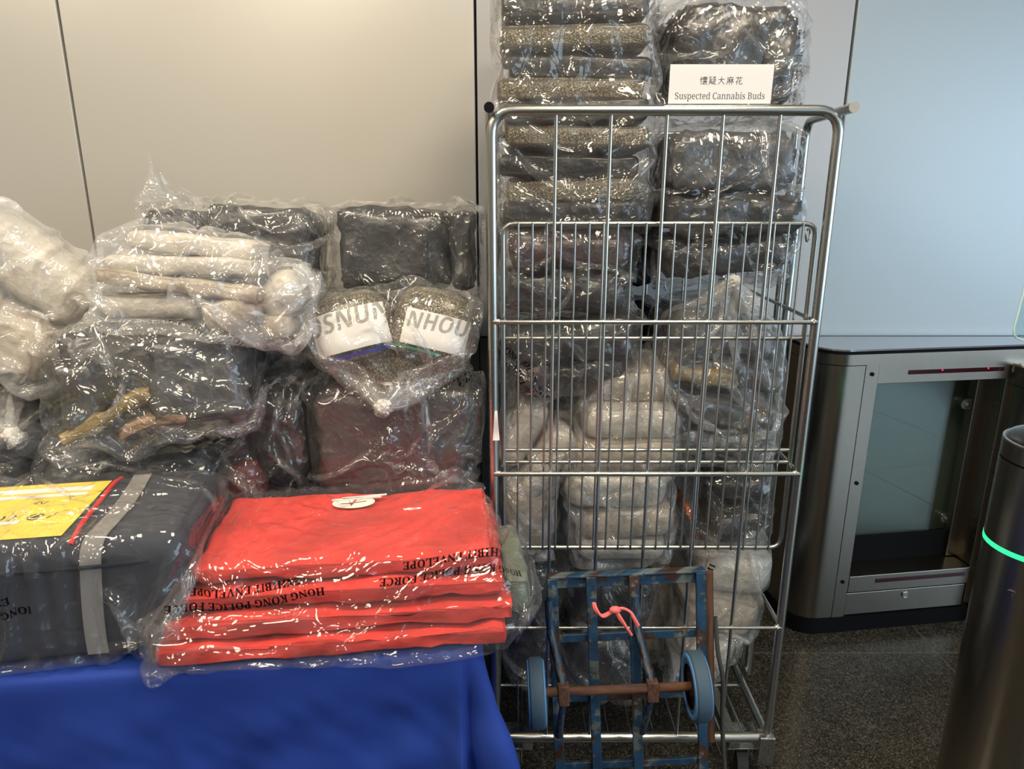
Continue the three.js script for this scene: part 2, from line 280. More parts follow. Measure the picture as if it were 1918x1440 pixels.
// ------------------------------------------------------------------ galvanised roll cage
const CG = { x0: -0.043, x1: 0.686, zf: -1.58, zb: -2.33, y0: 0.17, y1: 1.748 };
{
  const { x0, x1, zf, zb, y0, y1 } = CG, c = thing('roll_cage', 'tall galvanised wire roll cage stacked with bagged packs', 'cage');
  const part = (n, g, m = M.zinc, p = c) => mesh(n, g, m, p);
  part('front_frame', rtube([[x0, y0, zf], [x0, y1, zf], [x1, y1, zf], [x1, y0, zf]], 0.05, 0.0112, 260, 14));
  for (const x of [0.092, 0.207, 0.324, 0.441, 0.56]) part('front_rod', rod([x, y0, zf + 0.002], [x, y1, zf + 0.002], 0.0042));
  for (const [y, r] of [[1.302, 0.0052], [0.935, 0.006], [0.513, 0.0045]]) part('cross_bar', rod([x0, y, zf + 0.008], [x1, y, zf + 0.008], r));
  part('bottom_rail', rod([x0, y0, zf], [x1, y0, zf], 0.0135, 16));
  for (const y of [1.302, 0.935, 0.513]) for (const x of [x0 + 0.012, x1 - 0.012]) part('weld', new THREE.SphereGeometry(0.008, 10, 8).translate(x, y, zf + 0.006));
  // inner half gate
  const gx0 = -0.02, gx1 = 0.672, gz = -1.603, gt = 1.516, gb = 0.724;
  const gate = part('gate', rtube([[gx0 + 0.3, gb, gz], [gx0, gb, gz], [gx0, gt, gz], [gx1, gt, gz], [gx1, gb, gz], [gx0 + 0.29, gb, gz]], 0.028, 0.0058, 300, 10));
  for (let k = 0; k < 21; k++) { const x = gx0 + 0.034 + k * 0.0313; mesh('gate_rod', rod([x, gb - 0.003, gz + 0.0075], [x, gt + 0.003, gz + 0.0075], 0.0025, 8), M.zinc, gate); }
  for (const y of [1.258, 0.983, 0.952]) mesh('gate_bar', rod([gx0, y, gz - 0.002], [gx1, y, gz - 0.002], 0.0048), M.zinc, gate);
  mesh('gate_ring', new THREE.TorusGeometry(0.014, 0.0022, 8, 24).rotateY(0.9).translate(gx1 - 0.012, gt - 0.025, gz - 0.012), M.zinc, gate);
  // side frames: a tube from the front corner that bends down, then a second post and the back post
  for (const s of [0, 1]) {
    const x = s ? x1 : x0, o = s ? 1 : -0.3, zfr = zf + 0.03;
    part('side_frame', rtube([[x + o * 0.013, y1 + 0.003, zfr], [x + o * 0.045, y1 + 0.003, -1.87], [x + o * 0.03, y0, -1.84]], 0.05, 0.0105, 160, 12));
    part('tube_end', new THREE.CylinderGeometry(0.0108, 0.0108, 0.002, 20).rotateX(Math.PI / 2).translate(x + o * 0.0128, y1 + 0.003, zfr + 0.001), s ? M.greyMatte : M.blackMatte);
    part('side_post', rod([x + o * 0.03, y0, -1.9], [x + o * 0.03, y1 - 0.02, -1.9], 0.0085));
    part('back_post', rod([x, y0, zb], [x, y1, zb], 0.0112, 12));
    part('side_rod', rod([x + o * 0.01, y0, -2.03], [x + o * 0.01, y1 - 0.3, -2.03], 0.004)); part('side_rod', rod([x, y0, -2.18], [x, y1 - 0.3, -2.18], 0.004));
    for (const y of [1.302, 0.935, 0.513]) part('side_bar', rod([x, y, zf], [x + o * 0.012, y, zb], 0.005));
    part('base_rail', rod([x, y0, zf], [x, y0, zb], 0.011, 12));
  }
  part('back_rail', rod([x0, y0, zb], [x1, y0, zb], 0.011, 12)); part('back_top', rod([x0, y1, zb], [x1, y1, zb], 0.0112, 12));
  for (const x of [0.09, 0.207, 0.324, 0.441, 0.56]) part('back_rod', rod([x, y0, zb], [x, y1, zb], 0.004));
  // wire floor and base channels
  for (let k = 0; k < 11; k++) { const x = x0 + 0.06 + k * 0.061; part('floor_rod', rod([x, y0 - 0.004, zf], [x, y0 - 0.004, zb], 0.0032, 8)); }
  for (const z of [-1.8, -2.05]) part('floor_bar', rod([x0, y0 - 0.012, z], [x1, y0 - 0.012, z], 0.006));
  for (const x of [x1 - 0.085, x0 + 0.085]) part('floor_channel', box(0.03, 0.022, zf - zb, x, y0 - 0.028, (zf + zb) / 2, 0.003));
  for (const x of [x0, x1]) for (const z of [zf, zb]) {
    const d = x === x0 ? 1 : -1;
    part('corner_bracket', box(0.042, 0.085, 0.04, x + d * 0.005, y0 - 0.03, z, 0.004));
    part('caster_plate', box(0.1, 0.006, 0.1, x + d * 0.05, y0 - 0.05, z + (z === zf ? -0.06 : 0.06), 0.002));
    const f = part('caster_fork', merge([box(0.004, 0.075, 0.04, x + d * 0.05 - 0.02, 0.082, z + (z === zf ? -0.06 : 0.06)), box(0.004, 0.075, 0.04, x + d * 0.05 + 0.02, 0.082, z + (z === zf ? -0.06 : 0.06)), box(0.044, 0.006, 0.05, x + d * 0.05, 0.117, z + (z === zf ? -0.06 : 0.06))]));
    mesh('caster_wheel', new THREE.CylinderGeometry(0.048, 0.048, 0.03, 28).rotateZ(Math.PI / 2).translate(x + d * 0.05, 0.048, z + (z === zf ? -0.06 : 0.06)), M.rubber, f);
  }
  part('paper_tag', (() => { const g = new THREE.PlaneGeometry(0.022, 0.075, 4, 10), p = g.attributes.position; for (let i = 0; i < p.count; i++) { const y = p.getY(i); p.setXYZ(i, p.getX(i) * (0.5 - y * 6), y + 0.02 * p.getX(i), 0.004 * Math.sin(y * 60)); } g.computeVertexNormals(); g.translate(x0 + 0.006, 1.06, zf + 0.018); return g; })(), M.white);
}

// ------------------------------------------------------------------ blue hand trolley leaning on the cage, wheels up
{
  const t = thing('trolley', 'worn blue steel hand trolley leaning upright against the cage', 'trolley');
  t.position.set(0.3, 0, -1.4); t.rotation.set(rad(-8.5), 0, rad(2.6), 'XYZ');
  const flat = (n, w, h, d, x, y, z) => { const g = box(w, h, d, x, y, z, 0.002), p = g.attributes.position, uv = g.attributes.uv, k = x * 3.1 + y * 1.7; for (let i = 0; i < p.count; i++) uv.setXY(i, (p.getX(i) + p.getZ(i)) / 0.3 + k, p.getY(i) / 0.3 + k); return mesh(n, g, M.wornBlue, t); };
  const H = 0.712, L = -0.172, R = 0.182;
  for (const x of [L, -0.08, 0.022, R]) flat('upright', 0.024, H, 0.012, x, H / 2, 0);
  for (const [y, h] of [[0.698, 0.03], [0.555, 0.02], [0.4, 0.02], [0.22, 0.018], [0.03, 0.02]]) flat('cross_member', R - L + 0.024, h, 0.01, (L + R) / 2, y, 0.011 * (y > 0.7 ? 0 : -1));
  flat('flange', R - L + 0.024, 0.006, 0.03, (L + R) / 2, H + 0.002, -0.01);
  mesh('side_tube', rod([R + 0.02, 0.28, 0.002], [R + 0.02, H, 0.002], 0.009), M.rust, t);
  const ay = 0.475, az = 0.088;
  mesh('axle', rod([L - 0.06, ay, az], [R - 0.02, ay, az], 0.0105, 16), M.rust, t);
  for (const x of [L + 0.012, 0.045]) { // bent brackets that carry the axle
    const g = new THREE.TubeGeometry(rpath([[x - 0.022, 0.66, 0.004], [x - 0.02, 0.585, 0.008], [x, ay + 0.012, az - 0.002], [x, ay - 0.02, az + 0.002]], 0.02), 40, 0.011, 4, false); g.scale(1, 1, 1);
    mesh('axle_bracket', g, M.wornBlue, t);
    mesh('axle_clamp', box(0.026, 0.05, 0.028, x, ay - 0.005, az, 0.004), M.rust, t);
    mesh('lower_stay', rod([x, ay - 0.02, az], [x - 0.012, 0.31, 0.004], 0.008, 6), M.wornBlue, t);
  }
  for (const [x, o] of [[L - 0.05, -1], [R - 0.035, 1]]) {
    const prof = [[0.05, -0.018], [0.062, -0.018], [0.073, -0.0165], [0.078, -0.012], [0.078, 0.012], [0.073, 0.0165], [0.062, 0.018], [0.05, 0.018]].map(([a, b]) => new THREE.Vector2(a, b));
    const w = mesh('wheel', new THREE.LatheGeometry(prof, 56).rotateZ(Math.PI / 2).translate(x, ay, az), M.tyre, t);
    for (const q of [-1, 1]) mesh('tyre_rim', new THREE.TorusGeometry(0.066, 0.0068, 8, 48).rotateY(Math.PI / 2).scale(0.55, 1, 1).translate(x + q * 0.0168, ay, az), M.tyreRim, w);
    const hub = [[0.001, -0.012], [0.02, -0.016], [0.022, -0.008], [0.045, -0.007], [0.052, -0.015], [0.052, 0.015], [0.045, 0.007], [0.022, 0.008], [0.02, 0.016], [0.001, 0.012]].map(([a, b]) => new THREE.Vector2(a, b));
    mesh('hub', new THREE.LatheGeometry(hub, 40).rotateZ(Math.PI / 2).translate(x, ay, az), M.hub, w);
    for (let k = 0; k < 5; k++) mesh('hub_bolt', new THREE.CylinderGeometry(0.005, 0.005, 0.02, 6).rotateZ(Math.PI / 2).translate(x, ay + 0.034 * Math.cos(k * 1.257), az + 0.034 * Math.sin(k * 1.257)), M.hub, w);
  }
  const strap = thing('strap', 'dark worn strap hanging beside the blue trolley', 'strap');
  { const pts = [[0.488, 0.6, -1.49], [0.494, 0.52, -1.465], [0.506, 0.46, -1.45], [0.509, 0.37, -1.44], [0.516, 0.26, -1.42], [0.528, 0.14, -1.4], [0.53, 0.02, -1.39], [0.5, 0.008, -1.38]]; const g = curve(pts, 0.0055, 40, 8); mesh('webbing', g, M.rubber, strap); }
  const s = thing('string', 'pink plastic string knotted round a trolley upright', 'string');
  const sx = 0.19, sy = 0.665, sz = -1.463;
  const strands = [[[0, 0.012, 0.0], [0.004, 0.0, 0.012], [0.018, -0.012, 0.016], [0.036, -0.006, 0.014], [0.05, 0.005, 0.016]], [[0.046, 0.004, 0.018], [0.062, 0.008, 0.02], [0.082, 0.004, 0.024], [0.092, -0.012, 0.03], [0.1, -0.03, 0.032]], [[0.05, 0.002, 0.018], [0.06, -0.016, 0.024], [0.074, -0.034, 0.028], [0.086, -0.056, 0.026]]];
  for (const st of strands) for (const q of [0, 1]) mesh('strand', curve(st.map(([a, b, d], i) => [sx + a + q * 0.003, sy + b - 0.02 + q * 0.003 * Math.sin(i * 2), sz + d + 0.002 * q]), 0.0034, 30, 6), M.pinkString, s);
  mesh('knot', new THREE.IcosahedronGeometry(0.011, 2).scale(1.3, 0.8, 0.8).translate(sx + 0.05, sy - 0.016, sz + 0.018), M.pinkString, s);
}

// ------------------------------------------------------------------ printed card in a clear holder
{
  const c = thing('sign_card', 'white printed card reading Suspected Cannabis Buds in a clear holder', 'sign');
  c.position.set(0.433, 1.762, -1.588); c.rotation.set(rad(3), 0, 0);
  const strokes = [
    [[[16, 6], [16, 96]], [[6, 30], [4, 48]], [[22, 26], [28, 38]], [[62, 2], [64, 10]], [[36, 14], [94, 13]], [[40, 22], [90, 22], [90, 36], [40, 36], [40, 22]], [[56, 22], [56, 36]], [[74, 22], [74, 36]], [[64, 38], [64, 58]], [[46, 44], [54, 54]], [[84, 42], [74, 54]], [[34, 62], [96, 60]], [[62, 62], [48, 78], [32, 88]], [[52, 76], [52, 96], [64, 90]], [[88, 66], [74, 76]], [[64, 64], [76, 84], [98, 96]]],
    [[[10, 14], [34, 8]], [[12, 4], [12, 30], [16, 34], [40, 34], [42, 26]], [[18, 42], [10, 56]], [[14, 50], [44, 50]], [[4, 68], [48, 66]], [[28, 50], [26, 70], [6, 94]], [[30, 70], [46, 88]], [[56, 10], [88, 8], [70, 26]], [[62, 18], [76, 28]], [[54, 40], [92, 38], [86, 48]], [[72, 40], [72, 88]], [[72, 62], [90, 62]], [[60, 58], [56, 76], [44, 94]], [[56, 78], [72, 90], [96, 92]]],
    [[[12, 38], [88, 34]], [[50, 8], [48, 40], [38, 65], [12, 92]], [[50, 40], [62, 66], [90, 92]]],
    [[[52, 4], [56, 12]], [[16, 18], [90, 16]], [[20, 18], [18, 60], [6, 94]], [[28, 38], [54, 38]], [[42, 26], [42, 94]], [[42, 40], [24, 72]], [[42, 44], [54, 62]], [[58, 38], [92, 38]], [[74, 26], [74, 94]], [[74, 40], [58, 74]], [[74, 42], [94, 72]]],
    [[[10, 20], [90, 18]], [[34, 6], [34, 32]], [[66, 6], [66, 32]], [[36, 36], [28, 54], [12, 70]], [[26, 56], [26, 96]], [[80, 44], [62, 58], [46, 66]], [[56, 36], [56, 84], [62, 92], [90, 92], [92, 78]]]];
  const tex = canvasTex(1024, 360, (g, w, h) => {
    g.fillStyle = '#e9e7e6'; g.fillRect(0, 0, w, h); g.fillStyle = '#1c1c1e'; g.strokeStyle = '#1c1c1e';
    g.lineCap = g.lineJoin = 'round'; g.lineWidth = 5.5;
    strokes.forEach((ch, i) => ch.forEach((line) => { g.beginPath(); line.forEach(([x, y], k) => { const X = 302 + i * 87 + x * 0.76, Y = 108 + y * 0.78; k ? g.lineTo(X, Y) : g.moveTo(X, Y); }); g.stroke(); }));
    g.font = '86px serif'; g.textAlign = 'center'; g.save(); g.translate(512, 318); const tw = g.measureText('Suspected Cannabis Buds').width; g.scale(900 / tw, 1); g.fillText('Suspected Cannabis Buds', 0, 0); g.restore();
  });
  mesh('card', box(0.214, 0.0755, 0.0008, 0, 0.0375, 0), M.white, c);
  const f = new THREE.PlaneGeometry(0.214, 0.0755); f.translate(0, 0.0375, 0.0006); mesh('print', f, std({ map: tex, roughness: 0.5 }), c);
  mesh('holder', box(0.222, 0.078, 0.002, 0, 0.038, 0.003), M.clear, c);
}

// ------------------------------------------------------------------ turnstile cabinet by the wall
{
  const t = thing('turnstile', 'brushed steel turnstile cabinet with a framed glass opening', 'turnstile');
  t.position.set(1.03, 0, -2.265); t.rotation.y = rad(8);
  const part = (n, g, m = M.steel, p = t) => mesh(n, g, m, p);
  const uvm = (g) => { const p = g.attributes.position, n = g.attributes.normal, uv = g.attributes.uv; for (let i = 0; i < p.count; i++) uv.setXY(i, Math.abs(n.getY(i)) > 0.7 ? p.getZ(i) : p.getY(i), Math.abs(n.getY(i)) > 0.7 ? p.getX(i) * 2 : (p.getX(i) + p.getZ(i)) * 2); return g; };
  // plan of the rounded left post, extruded upwards; back kept clear of the wall
  const plan = (x0, x1, front, back, r) => { const s = new THREE.Shape(); s.moveTo(x1, -front); s.lineTo(x0 + r, -front); s.absarc(x0 + r, -front + r, r, -Math.PI / 2, -Math.PI, true); s.lineTo(x0, back - 0.1405 * x0); s.lineTo(x1, back - 0.1405 * x1); s.closePath(); return s; };
  const up = (s, y0, y1) => toSmooth(new THREE.ExtrudeGeometry(s, { depth: y1 - y0, bevelEnabled: false, curveSegments: 24 }).rotateX(-Math.PI / 2).translate(0, y0, 0));
  function toSmooth(g) { const q = mergeVertices(new THREE.BufferGeometry().setAttribute('position', g.attributes.position), 1e-4); q.setAttribute('uv', new THREE.Float32BufferAttribute(new Float32Array(q.attributes.position.count * 2), 2)); return creased(q, 0.6); }
  function creased(g, ang) { const n = g.toNonIndexed(); n.computeVertexNormals(); const p = n.attributes.position, N = n.attributes.normal, map = new Map(), key = (i) => `${p.getX(i).toFixed(4)},${p.getY(i).toFixed(4)},${p.getZ(i).toFixed(4)}`; for (let i = 0; i < p.count; i++) { const k = key(i); if (!map.has(k)) map.set(k, []); map.get(k).push(i); } const out = new Float32Array(p.count * 3), a = V(0, 0, 0), b = V(0, 0, 0), s = V(0, 0, 0); for (const list of map.values()) for (const i of list) { a.fromBufferAttribute(N, i); s.set(0, 0, 0); for (const j of list) { b.fromBufferAttribute(N, j); if (a.dot(b) > Math.cos(ang)) s.add(b); } s.normalize(); out.set([s.x, s.y, s.z], i * 3); } n.setAttribute('normal', new THREE.BufferAttribute(out, 3)); return uvm(n); }
  part('end_post', up(plan(0, 0.146, 0, 0.222, 0.1), 0.065, 1.02));
  part('stile', uvm(box(0.05, 0.975, 0.03, 0.173, 0.5425, -0.0155, 0.002)));
  for (const y of [0.99, 0.597, 0.209]) part('screw_hole', new THREE.CylinderGeometry(0.0068, 0.0068, 0.004, 20).rotateX(Math.PI / 2).translate(0.173, y, 0.001), M.blackMatte);
  part('top_beam', uvm(box(0.55, 0.07, 0.1, 0.476, 0.987, -0.06, 0.002)));
  part('sensor_strip', box(0.36, 0.0155, 0.003, 0.493, 0.989, -0.0095, 0.0008), M.redStrip);
  for (const x of [0.437, 0.61]) part('sensor_light', new THREE.SphereGeometry(0.003, 10, 8).translate(x, 0.993, -0.008), std({ color: 0x200000, emissive: lin(1, 0.04, 0.06), emissiveIntensity: 1.5 }));
  part('sensor_badge', box(0.03, 0.028, 0.002, 0.72, 0.99, -0.0095), M.greyStrap);
  part('top_band', up(plan(-0.006, 0.95, 0.006, 0.224, 0.104), 1.024, 1.06));
  part('top_gasket', up(plan(-0.01, 0.95, 0.01, 0.226, 0.108), 1.061, 1.071), M.blackMatte);
  part('top_glass', up(plan(-0.008, 0.95, 0.008, 0.225, 0.106), 1.0715, 1.077), M.topGlass);
  part('sill', uvm(box(0.485, 0.066, 0.11, 0.441, 0.194, -0.055, 0.002)));
  part('sill_strip', box(0.36, 0.016, 0.003, 0.484, 0.203, 0.001, 0.0008), M.redStrip);
  part('kick_panel', uvm(box(0.48, 0.09, 0.02, 0.439, 0.111, -0.0135, 0.002)));
  part('lock', merge([new THREE.TorusGeometry(0.0115, 0.0028, 10, 28), new THREE.CylinderGeometry(0.009, 0.009, 0.005, 20).rotateX(Math.PI / 2)]).translate(0.435, 0.133, -0.001), M.zinc);
  part('glass', box(0.45, 0.71, 0.008, 0.455, 0.59, -0.112), M.glass);
  part('glass_shoe', box(0.45, 0.11, 0.02, 0.455, 0.275, -0.112, 0.002), M.blackMatte);
  part('back_post', uvm(box(0.06, 0.74, 0.04, 0.68, 0.6, -0.105, 0.003)));
  for (const y of [0.836, 0.385]) { const q = merge([new THREE.CylinderGeometry(0.019, 0.019, 0.01, 28).rotateX(Math.PI / 2).translate(-0.024, 0, 0), box(0.05, 0.038, 0.01, 0, 0, 0)]); q.translate(0.652, y, -0.1); const m = part('glass_clamp', q); mesh('clamp_screw', new THREE.CylinderGeometry(0.006, 0.006, 0.003, 14).rotateX(Math.PI / 2).translate(0.63, y, -0.094), M.zinc, m); }
  part('plinth', up(plan(-0.003, 0.7, 0.002, 0.222, 0.1), 0, 0.062), M.blackMatte);
  // the housing at the right end that stands forward
  const cyl = (r, y0, y1, m, n, x = 0.815, z = 0.01) => part(n, uvm(new THREE.CylinderGeometry(r, r, y1 - y0, 48).translate(x, (y0 + y1) / 2, z)), m);
  cyl(0.105, 0.065, 0.6, M.steel, 'housing'); cyl(0.1035, 0.6, 0.603, M.blackMatte, 'housing_seam'); cyl(0.105, 0.603, 0.93, M.steel, 'housing_sleeve'); cyl(0.1035, 0.93, 0.933, M.blackMatte, 'housing_seam'); cyl(0.108, 0.933, 1.0, M.steel, 'housing_head');
  part('housing_ring', new THREE.TorusGeometry(0.104, 0.006, 10, 60).rotateX(Math.PI / 2).translate(0.815, 1.0, 0.01), M.zinc);
  cyl(0.104, 0, 0.064, M.blackMatte, 'housing_plinth');
  part('jamb', uvm(box(0.05, 0.94, 0.11, 0.715, 0.53, -0.065, 0.002)));
}

// ------------------------------------------------------------------ nearer turnstile post with a green light band and a clear flap
{
  const t = thing('turnstile_post', 'round brushed steel turnstile post with a glowing green band', 'post');
  t.position.set(1.255, 0, -1.52);
  const r = 0.115, uvc = (g) => { const uv = g.attributes.uv; for (let i = 0; i < uv.count; i++) uv.setXY(i, uv.getY(i), uv.getX(i) * 2); return g; };
  const cyl = (n, y0, y1, m, q = r) => mesh(n, uvc(new THREE.CylinderGeometry(q, q, y1 - y0, 72).translate(0, (y0 + y1) / 2, 0)), m, t);
  cyl('shaft', 0.05, 0.772, M.steel); cyl('base_ring', 0, 0.05, M.blackMatte, r - 0.002);
  const green = lin(0.02, 1.0, 0.28);
  cyl('light_band', 0.772, 0.784, std({ color: lin(0.02, 0.2, 0.08), emissive: green, emissiveIntensity: 1.6 }), r + 0.0006);
  cyl('upper_shaft', 0.784, 0.985, M.steel); cyl('neck_seam', 0.985, 0.99, M.blackMatte, r - 0.003); cyl('collar', 0.99, 1.03, M.steel); 
  mesh('cap', new THREE.SphereGeometry(r - 0.004, 48, 16, 0, Math.PI * 2, 0, Math.PI / 2).scale(1, 0.3, 1).translate(0, 1.03, 0), M.blackGloss, t);
  mesh('cap_ring', new THREE.TorusGeometry(r - 0.004, 0.004, 8, 64).rotateX(Math.PI / 2).translate(0, 1.031, 0), M.zinc, t);
  const a = Math.PI + 0.62; // key mark on the side facing the trolley
  mesh('key_slot', merge([box(0.022, 0.0015, 0.001, 0, 0.012, 0), box(0.0015, 0.02, 0.001, 0.011, 0.002, 0), box(0.003, 0.004, 0.001, 0.0105, -0.012, 0), box(0.0015, 0.01, 0.001, 0, 0, 0)]).rotateY(-0.68).translate(r * Math.cos(a) * 1.004, 0.68, -r * Math.sin(a) * 1.004), M.zinc, t);
  areaLight(green, 3, 0.14, 0.012, [1.255 - r - 0.004, 0.778, -1.52], [0, 0.778, -1.52]);
  const ox = 1.16 - 1.255, oy = 1.252, oz = -0.1, s = new THREE.Shape(); s.moveTo(0.4, 0); s.lineTo(0.03, 0); s.quadraticCurveTo(0, 0, 0.001, 0.03); s.lineTo(0.02, 0.3); s.lineTo(0.4, 0.3);
  mesh('wing_pane', new THREE.ExtrudeGeometry(s, { depth: 0.008, bevelEnabled: false, curveSegments: 10 }).translate(ox, oy, oz), M.glass, t);
  mesh('wing_edge', rtube([[0.4, 0, 0.004], [0, 0, 0.004], [0.02, 0.3, 0.004]], 0.03, 0.0026, 60, 6).translate(ox, oy, oz), M.glassEdge, t);
  mesh('wing_support', rod([0.06, 1.03, -0.07], [0.06, 1.45, -0.07], 0.014), M.zinc, t);
}

// ------------------------------------------------------------------ packs: soft rounded parcels, kept as solids for the film to lie on
const SOLIDS = [];
function softBox(hx, hy, hz, r, amp, seed, freq = 14) {
  const n = (h) => Math.max(4, Math.min(26, Math.round(h / 0.011)));
  let g = new THREE.BoxGeometry(2, 2, 2, n(hx), n(hy), n(hz)); const p = g.attributes.position, uv = g.attributes.uv, H = [hx, hy, hz];
  for (let i = 0; i < p.count; i++) {
    const q = [p.getX(i), p.getY(i), p.getZ(i)].map((a, k) => Math.sign(a) * (1 - (1 - Math.abs(a)) ** 1.25) * H[k]), c = q.map((a, k) => Math.max(-(H[k] - r), Math.min(H[k] - r, a))), d = q.map((a, k) => a - c[k]), l = Math.hypot(...d) || 1;
    const o = c.map((a, k) => a + d[k] / l * r), nn = d.map((a) => a / l);
    const s = amp * (0.5 + 0.5 * noise(o[0] * freq + seed, o[1] * freq, o[2] * freq)) + amp * 0.55 * Math.abs(noise(o[0] * freq * 2.3, o[1] * freq * 2.3 + seed, o[2] * freq * 2.3)) + amp * 0.3 * Math.abs(noise(o[0] * freq * 5, o[1] * freq * 5, o[2] * freq * 5 + seed));
    p.setXYZ(i, o[0] - nn[0] * s, o[1] - nn[1] * s, o[2] - nn[2] * s); const ax = Math.abs(nn[0]), ay = Math.abs(nn[1]), az = Math.abs(nn[2]);
    if (az >= ax && az >= ay) uv.setXY(i, o[0] / 0.3 + seed, o[1] / 0.3); else if (ay >= ax) uv.setXY(i, o[0] / 0.3 + seed, o[2] / 0.3); else uv.setXY(i, o[2] / 0.3 + seed, o[1] / 0.3);
  }
  g.deleteAttribute('normal'); const src = g; const m = mergeVertices(new THREE.BufferGeometry().setAttribute('position', p.clone()).setIndex(g.index.clone()), 1e-5); m.computeVertexNormals();
  // smooth normals across box faces, own uv for each face
  const mp = m.attributes.position, mn = m.attributes.normal, look = new Map(), key = (a, i) => `${a.getX(i).toFixed(4)},${a.getY(i).toFixed(4)},${a.getZ(i).toFixed(4)}`;
  for (let i = 0; i < mp.count; i++) look.set(key(mp, i), i);
  const N = new Float32Array(p.count * 3); for (let i = 0; i < p.count; i++) { const k = look.get(key(p, i)) ?? 0; N.set([mn.getX(k), mn.getY(k), mn.getZ(k)], i * 3); }
  src.setAttribute('normal', new THREE.BufferAttribute(N, 3)); return src;
}
function solid(owner, pos, quat, half, r) {
  const m = new THREE.Matrix4().makeRotationFromQuaternion(quat).elements;
  const s = { owner, c: pos, h: half, r, R: [m[0], m[4], m[8], m[1], m[5], m[9], m[2], m[6], m[10]], rad: Math.hypot(...half) }; SOLIDS.push(s); return s;
}
const euler = (r) => new THREE.Quaternion().setFromEuler(new THREE.Euler(rad(r[0]), rad(r[1]), rad(r[2]), 'YXZ'));

// ------------------------------------------------------------------ film: two sheets sealed at the rim, settled over the packs as cloth
const OUT = new Float64Array(4);                                  // distance, then outward direction
const STRIDE = 17, pack = (list) => Float64Array.from(list.flatMap((s) => [s.c.x, s.c.y, s.c.z, ...s.R, ...s.h, s.r, s.rad]));
function dist(B, k, x, y, z) {                                    // signed distance and outward direction of a rounded box
  const dx = x - B[k], dy = y - B[k + 1], dz = z - B[k + 2], r = B[k + 15];
  const lx = B[k + 3] * dx + B[k + 6] * dy + B[k + 9] * dz, ly = B[k + 4] * dx + B[k + 7] * dy + B[k + 10] * dz, lz = B[k + 5] * dx + B[k + 8] * dy + B[k + 11] * dz;
  const qx = (lx < 0 ? -lx : lx) - B[k + 12] + r, qy = (ly < 0 ? -ly : ly) - B[k + 13] + r, qz = (lz < 0 ? -lz : lz) - B[k + 14] + r;
  let gx = qx > 0 ? qx : 0, gy = qy > 0 ? qy : 0, gz = qz > 0 ? qz : 0; const l = Math.sqrt(gx * gx + gy * gy + gz * gz);
  if (l > 1e-9) { OUT[0] = l - r; gx /= l; gy /= l; gz /= l; } else { const m = qx > qy ? (qx > qz ? qx : qz) : qy > qz ? qy : qz; OUT[0] = m - r; gx = m === qx ? 1 : 0; gy = !gx && m === qy ? 1 : 0; gz = !gx && !gy ? 1 : 0; }
  if (lx < 0) gx = -gx; if (ly < 0) gy = -gy; if (lz < 0) gz = -gz;
  OUT[1] = B[k + 3] * gx + B[k + 4] * gy + B[k + 5] * gz; OUT[2] = B[k + 6] * gx + B[k + 7] * gy + B[k + 8] * gz; OUT[3] = B[k + 9] * gx + B[k + 10] * gy + B[k + 11] * gz; return OUT[0];
}
